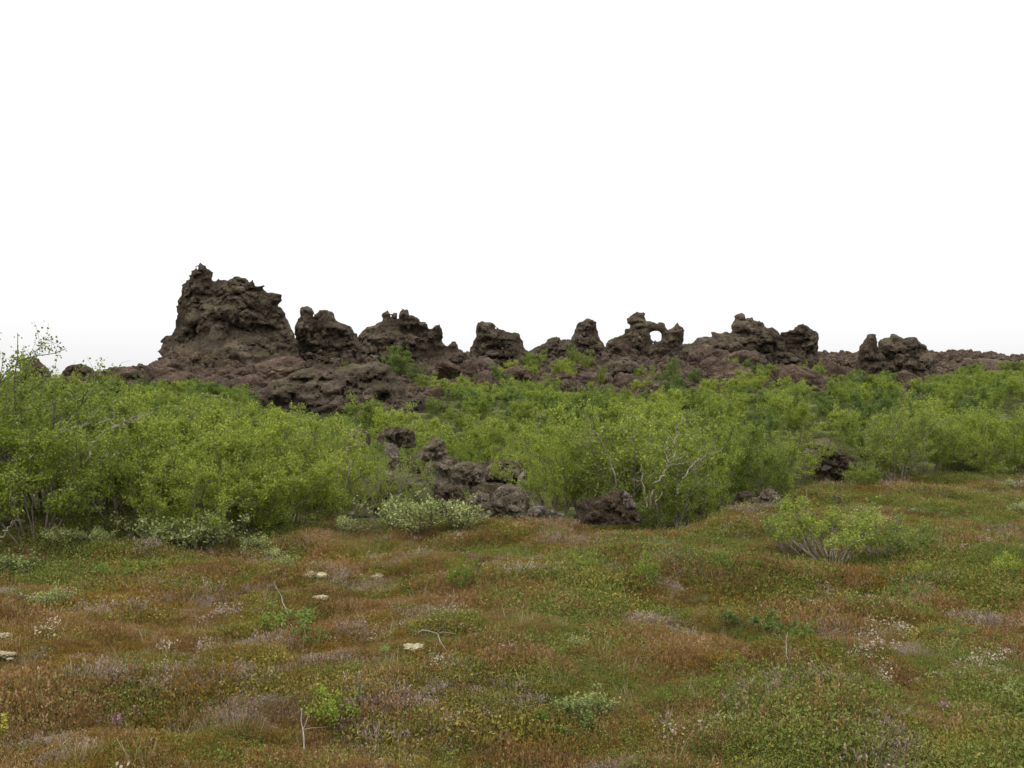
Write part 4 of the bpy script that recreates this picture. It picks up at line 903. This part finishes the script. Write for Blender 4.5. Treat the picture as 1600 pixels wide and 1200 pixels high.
small_plant('pink_flower', 'faint pink flower in the lower right heath', 'flower', 1476, 1116, 20, M_PINK, 5, 40, .014, .014)
small_plant('pink_flower', 'faint pink flower at the right side of the heath above the lower one', 'flower', 1574, 1034, 18, M_PINK, 6, 40, .014, .014)

# ------------------------------------------------------------------ ground cover (stuff)
def tuft(kind, seed, mat):
    rg = np.random.default_rng(seed); Vs, Qs, tt, n = [], [], [], 0
    def addq(V, Q_, t):
        nonlocal n
        Vs.append(V); Qs.append(Q_ + n); tt.append(np.repeat(t, 4)); n += len(V)
    def blades(m, R, h, wd, spread):
        a = rg.uniform(0, 6.283, m); r = np.sqrt(rg.uniform(0, 1, m)) * R
        b = np.stack([np.cos(a) * r, np.sin(a) * r, np.full(m, -.015)], -1)
        d = np.stack([np.cos(a) * r / R * spread, np.sin(a) * r / R * spread, np.ones(m)], -1) + rg.normal(size=(m, 3)) * .28
        d /= np.linalg.norm(d, axis=1)[:, None]
        H = (h * rg.uniform(.5, 1.15, m) * (1 - .45 * (r / R) ** 2))[:, None]
        ang = rg.uniform(0, 6.283, m); s = np.stack([np.cos(ang), np.sin(ang), np.zeros(m)], -1) * wd / 2
        tip = b + d * H; V = np.stack([b - s, b + s, tip + s * .45, tip - s * .45], 1).reshape(-1, 3)
        addq(V, np.arange(4 * m).reshape(m, 4), rg.random(m)); return b, d, H
    if kind in ('heather', 'crow'):
        m = 60; b, d, H = blades(m, .10, .075 if kind == 'heather' else .05, .003, .5)
        k = 9 if kind == 'heather' else 11
        f = rg.uniform(.25, 1.05, (m, k, 1)); C = (b[:, None] + d[:, None] * H[:, None] * f + rg.normal(size=(m, k, 3)) * .005).reshape(-1, 3)
        V, Q_ = leaves(C, rg, .0105 if kind == 'heather' else .0095, .45, .7, np.repeat(d, k, 0) * 1.2); addq(V, Q_, np.repeat(rg.random(m), k) * .6 + rg.random(m * k) * .4)
    elif kind == 'moss':
        blades(230, .14, .035, .008, .5)
        C = np.stack([rg.normal(size=260) * .065, rg.normal(size=260) * .065, rg.uniform(.0, .03, 260)], -1); V, Q_ = leaves(C, rg, .014, .5, 1.); addq(V, Q_, rg.random(260))
    elif kind == 'bilb':
        m = 40; b, d, H = blades(m, .12, .08, .003, .5); k = 12
        f = rg.uniform(.3, 1.05, (m, k, 1)); C = (b[:, None] + d[:, None] * H[:, None] * f + rg.normal(size=(m, k, 3)) * .010).reshape(-1, 3)
        V, Q_ = leaves(C, rg, .0105, .5, .5); addq(V, Q_, rg.random(m * k))
    elif kind == 'grass':
        blades(26, .06, .17, .0032, .6)
    elif kind == 'under':
        m = 40; b, d, H = blades(m, .35, .30, .008, .5); k = 12
        f = rg.uniform(.3, 1.05, (m, k, 1)); C = (b[:, None] + d[:, None] * H[:, None] * f + rg.normal(size=(m, k, 3)) * .03).reshape(-1, 3)
        V, Q_ = leaves(C, rg, .045, .55, .4); addq(V, Q_, rg.random(m * k))
    return mesh_np('tuft', np.concatenate(Vs), np.concatenate(Qs), [mat], attrs={'tint': ('POINT', np.concatenate(tt))})
def scatter(name, label, protos, X, Y, sc_, seed, sink=0.0, tilt=.12, cat=None, kindz=None, squash=1.0):
    col = bpy.data.collections.new(name + '_source')
    for i, p in enumerate(protos):
        if not isinstance(p, (list, tuple)): p = [p]
        for q in p: col.objects.link(bpy.data.objects.new('%s_source_%02d' % (name, i), q))
    n = len(X); rg = np.random.default_rng(seed); Z = h_all(X, Y) - sink
    if kindz is not None: Z = Z + kindz
    me = bpy.data.meshes.new(name); me.vertices.add(n); me.vertices.foreach_set('co', np.stack([X, Y, Z], -1).astype(np.float32).ravel())
    a = me.attributes.new('rot', 'FLOAT_VECTOR', 'POINT'); a.data.foreach_set('vector', np.stack([rg.normal(size=n) * tilt, rg.normal(size=n) * tilt, rg.uniform(0, 6.283, n)], -1).astype(np.float32).ravel())
    a = me.attributes.new('scl', 'FLOAT_VECTOR', 'POINT'); a.data.foreach_set('vector', (np.asarray(sc_)[:, None] * np.stack([np.ones(n), np.ones(n), rg.uniform(.75, 1.25, n) * squash], -1)).astype(np.float32).ravel())
    a = me.attributes.new('idx', 'INT', 'POINT'); a.data.foreach_set('value', rg.integers(0, len(protos), n).astype(np.int32))
    o = obj(name, me)
    g = bpy.data.node_groups.new(name, 'GeometryNodeTree'); g.interface.new_socket('Geometry', in_out='INPUT', socket_type='NodeSocketGeometry'); g.interface.new_socket('Geometry', in_out='OUTPUT', socket_type='NodeSocketGeometry')
    gi = g.nodes.new('NodeGroupInput'); go = g.nodes.new('NodeGroupOutput'); ip = g.nodes.new('GeometryNodeInstanceOnPoints'); ci = g.nodes.new('GeometryNodeCollectionInfo')
    ci.inputs['Collection'].default_value = col; ci.inputs['Separate Children'].default_value = True; ci.inputs['Reset Children'].default_value = True
    def na_(nm, t):
        nd = g.nodes.new('GeometryNodeInputNamedAttribute'); nd.data_type = t; nd.inputs['Name'].default_value = nm; return nd.outputs['Attribute']
    g.links.new(gi.outputs[0], ip.inputs['Points']); g.links.new(ci.outputs[0], ip.inputs['Instance']); ip.inputs['Pick Instance'].default_value = True
    g.links.new(na_('idx', 'INT'), ip.inputs['Instance Index']); g.links.new(na_('rot', 'FLOAT_VECTOR'), ip.inputs['Rotation']); g.links.new(na_('scl', 'FLOAT_VECTOR'), ip.inputs['Scale'])
    g.links.new(ip.outputs[0], go.inputs[0])
    md = o.modifiers.new('scatter', 'NODES'); md.node_group = g
    return tag(o, label, cat or name.replace('_', ' '), kind='stuff')

rg = np.random.default_rng(77)
def frustum_pts(n, y0, y1, pw=1.0, px0=-160, px1=1760):
    Y = (y0 ** (2 - pw) + rg.random(n) * (y1 ** (2 - pw) - y0 ** (2 - pw))) ** (1 / (2 - pw)) if pw < 2 else y0 * (y1 / y0) ** rg.random(n)
    px = rg.uniform(px0, px1, n); return (px - 800) / F * Y, Y, px
N = 95000
X, Y, px = frustum_pts(N, 2.9, 21, 0.75)
m1 = fbm(X / .45, Y / .45, 0, 101, 3); m2 = fbm(X / 1.3, Y / 1.3, 3.3, 103, 3); m3 = fbm(X / .6, Y / .6, 7.7, 107, 3); m4 = fbm(X / .7, Y / .7, 1.7, 109, 3); m5 = fbm(X / .5, Y / .5, 4.7, 113, 3)
ed = Y - edge_d(px); ok = ed < .8; r_ = lambda k: k * rg.normal(size=N)
kind = np.where(m1 + r_(.4) > .05, 0, 1)                                                # heather / crowberry
kind = np.where(m3 + r_(.3) > .40, 2, kind)                                             # moss
green = .36 * (px - 1000) / 800 + .6 * m4 + .35 * m2 + r_(.38)
green = green + np.where(px < 480, .75 * sstep(-1.9, -.4, ed), .25 * sstep(-.8, .3, ed))
kind = np.where(green > .36, 3, kind)                                                    # bilberry
kind = np.where(m5 + .4 * m2 + r_(.3) < -.80, 4, kind)                                   # grey heather
X, Y, px, kind = X[ok], Y[ok], px[ok], kind[ok]; N = len(X)
mnd = np.clip(1 + .75 * fbm(X / .75, Y / .75, 5.5, 117, 2) + .25 * fbm(X / .3, Y / .3, 2.5, 119, 1), .55, 1.4)
scl = mnd * rg.uniform(.7, 1.25, N) * (1 + .025 * Y)
H1 = [tuft('heather', i, M_HEATHER) for i in range(4)]; H2 = [tuft('crow', 10 + i, M_CROW) for i in range(4)]
for k_, nm, lb, pr in ((0, 'heather', 'rusty brown heather covering the open heath', H1), (1, 'crowberry', 'orange-brown and olive crowberry mats on the heath', H2),
                       (2, 'moss', 'yellow-green moss cushions between the heather', [tuft('moss', 20 + i, M_MOSS) for i in range(3)]),
                       (3, 'bilberry_plants', 'green small-leaved bilberry plants on the heath', [tuft('bilb', 30 + i, M_BILB) for i in range(4)]),
                       (4, 'grey_heather', 'faded grey-purple heather patches on the heath', [tuft('heather', 40 + i, M_GREYH) for i in range(3)])):
    mk = kind == k_; scatter(nm, lb, pr, X[mk], Y[mk], scl[mk], 80 + k_, cat='ground cover')
X, Y, px = frustum_pts(1300, 2.9, 17, 0.9); scatter('grass', 'thin straw-coloured grass blades standing in the heath', [tuft('grass', 50 + i, M_GRASS) for i in range(3)], X, Y, rg.uniform(.45, 1.0, len(X)), 91)
X, Y, px = frustum_pts(11000, 8.3, 60, 0.7)
UM = (Y > edge_d(px) + .3) | ((px < 430) & (Y > edge_d(px) - 1.2 + .9 * fbm(X, Y, 0, 140, 2) + px / 500) & (rg.random(len(X)) < .8))
UM &= ~((px > 530) & (px < 1010) & (Y < 16.5))
scatter('undergrowth', 'low green undergrowth between the birch shrubs', [tuft('under', 60 + i, M_UNDER) for i in range(3)], X[UM], Y[UM], rg.uniform(.3, .75, UM.sum()), 92, cat='undergrowth')
X, Y, px = frustum_pts(9000, 2.9, 17, 0.9); kk_ = (fbm(X / .5, Y / .5, 0, 150, 3) + .2 * rg.normal(size=len(X)) > .70) & (Y < edge_d(px))
def flake(seed):
    r2 = np.random.default_rng(seed); C = np.stack([r2.normal(size=40) * .035, r2.normal(size=40) * .035, r2.uniform(.035, .075, 40)], -1); V, Q_ = leaves(C, r2, .014, .6, .2)
    return mesh_np('flake', V, Q_, [M_GREYH if seed % 2 else M_PALEF], attrs={'tint': ('POINT', np.repeat(r2.random(40), 4))})
scatter('dry_litter', 'pale dry litter and lichen flecks among the heather', [flake(i) for i in range(4)], X[kk_], Y[kk_], rg.uniform(.6, 1.4, kk_.sum()), 95, cat='litter')
# far scrub that reads as one mass
def joined(parts):
    (a, b) = parts; V = []; Qs = []; n = 0; mi = []; ti = []
    for k, m_ in enumerate((a, b)):
        c = np.empty(len(m_.vertices) * 3, np.float32); m_.vertices.foreach_get('co', c); q = np.empty(len(m_.loops), np.int32); m_.loops.foreach_get('vertex_index', q)
        V.append(c.reshape(-1, 3)); Qs.append(q.reshape(-1, 4) + n); n += len(c) // 3; mi += [k] * (len(q) // 4)
        if k: t = np.empty(len(m_.vertices), np.float32); m_.attributes['tint'].data.foreach_get('value', t); ti.append(t)
        else: ti.append(np.full(len(m_.vertices), .5))
    return mesh_np('scrub', np.concatenate(V), np.concatenate(Qs), [a.materials[0], b.materials[0]], midx=mi, attrs={'tint': ('POINT', np.concatenate(ti))})
FARS = [joined(shrub_parts(800 + i, 1.6, 1.5, 8, 3200, .075, 'f', M_BIRCH if i < 3 else M_DKBIRCH, M_BARK, bare=.05, sub=6, tw=4, sides=3)) for i in range(5)]
X, Y, px = frustum_pts(2600, 50, 112, 0.3)
rk = rocky(X, Y) ; dens = fbm(X / 6, Y / 6, 0, 120, 3)
keep = (rk < .35) | ((rk < .9) & (dens > .45) & (Y < 82) & (rg.random(len(X)) < .5))
keep &= ~((px > 385) & (px < 715) & (Y < 66)) & (Y < np.interp(px, [0, 200, 700, 1000, 1250, 1440, 1470, 1700], [76, 64, 62, 56, 58, 60, 86, 88]))
scatter('birch_scrub', 'far birch scrub covering the lower slope as one green mass', FARS, X[keep], Y[keep], rg.uniform(.45, .8, keep.sum()), 93, sink=.1, cat='scrub')
X, Y, px = frustum_pts(26000, 58, 112, 0.2); rk = rocky(X, Y); cl_ = fbm(X / 5, Y / 5, 0, 130, 3)
keep = (rk > .5) & (cl_ + .5 * rg.normal(size=len(X)) > -.1)
X, Y = X[keep], Y[keep]; Z0 = rubble(X, Y, h_all(X, Y), rocky(X, Y))
scatter('rubble', 'small lava rubble littering the rocky slope', [boulder_mesh('rubble', 900 + i, M_FARBLK, ICO3, 1.3, 8) for i in range(5)], X, Y, np.minimum(rg.gamma(2.2, .11, len(X)) + .09, .42), 94, kindz=Z0, tilt=.6, cat='rubble')
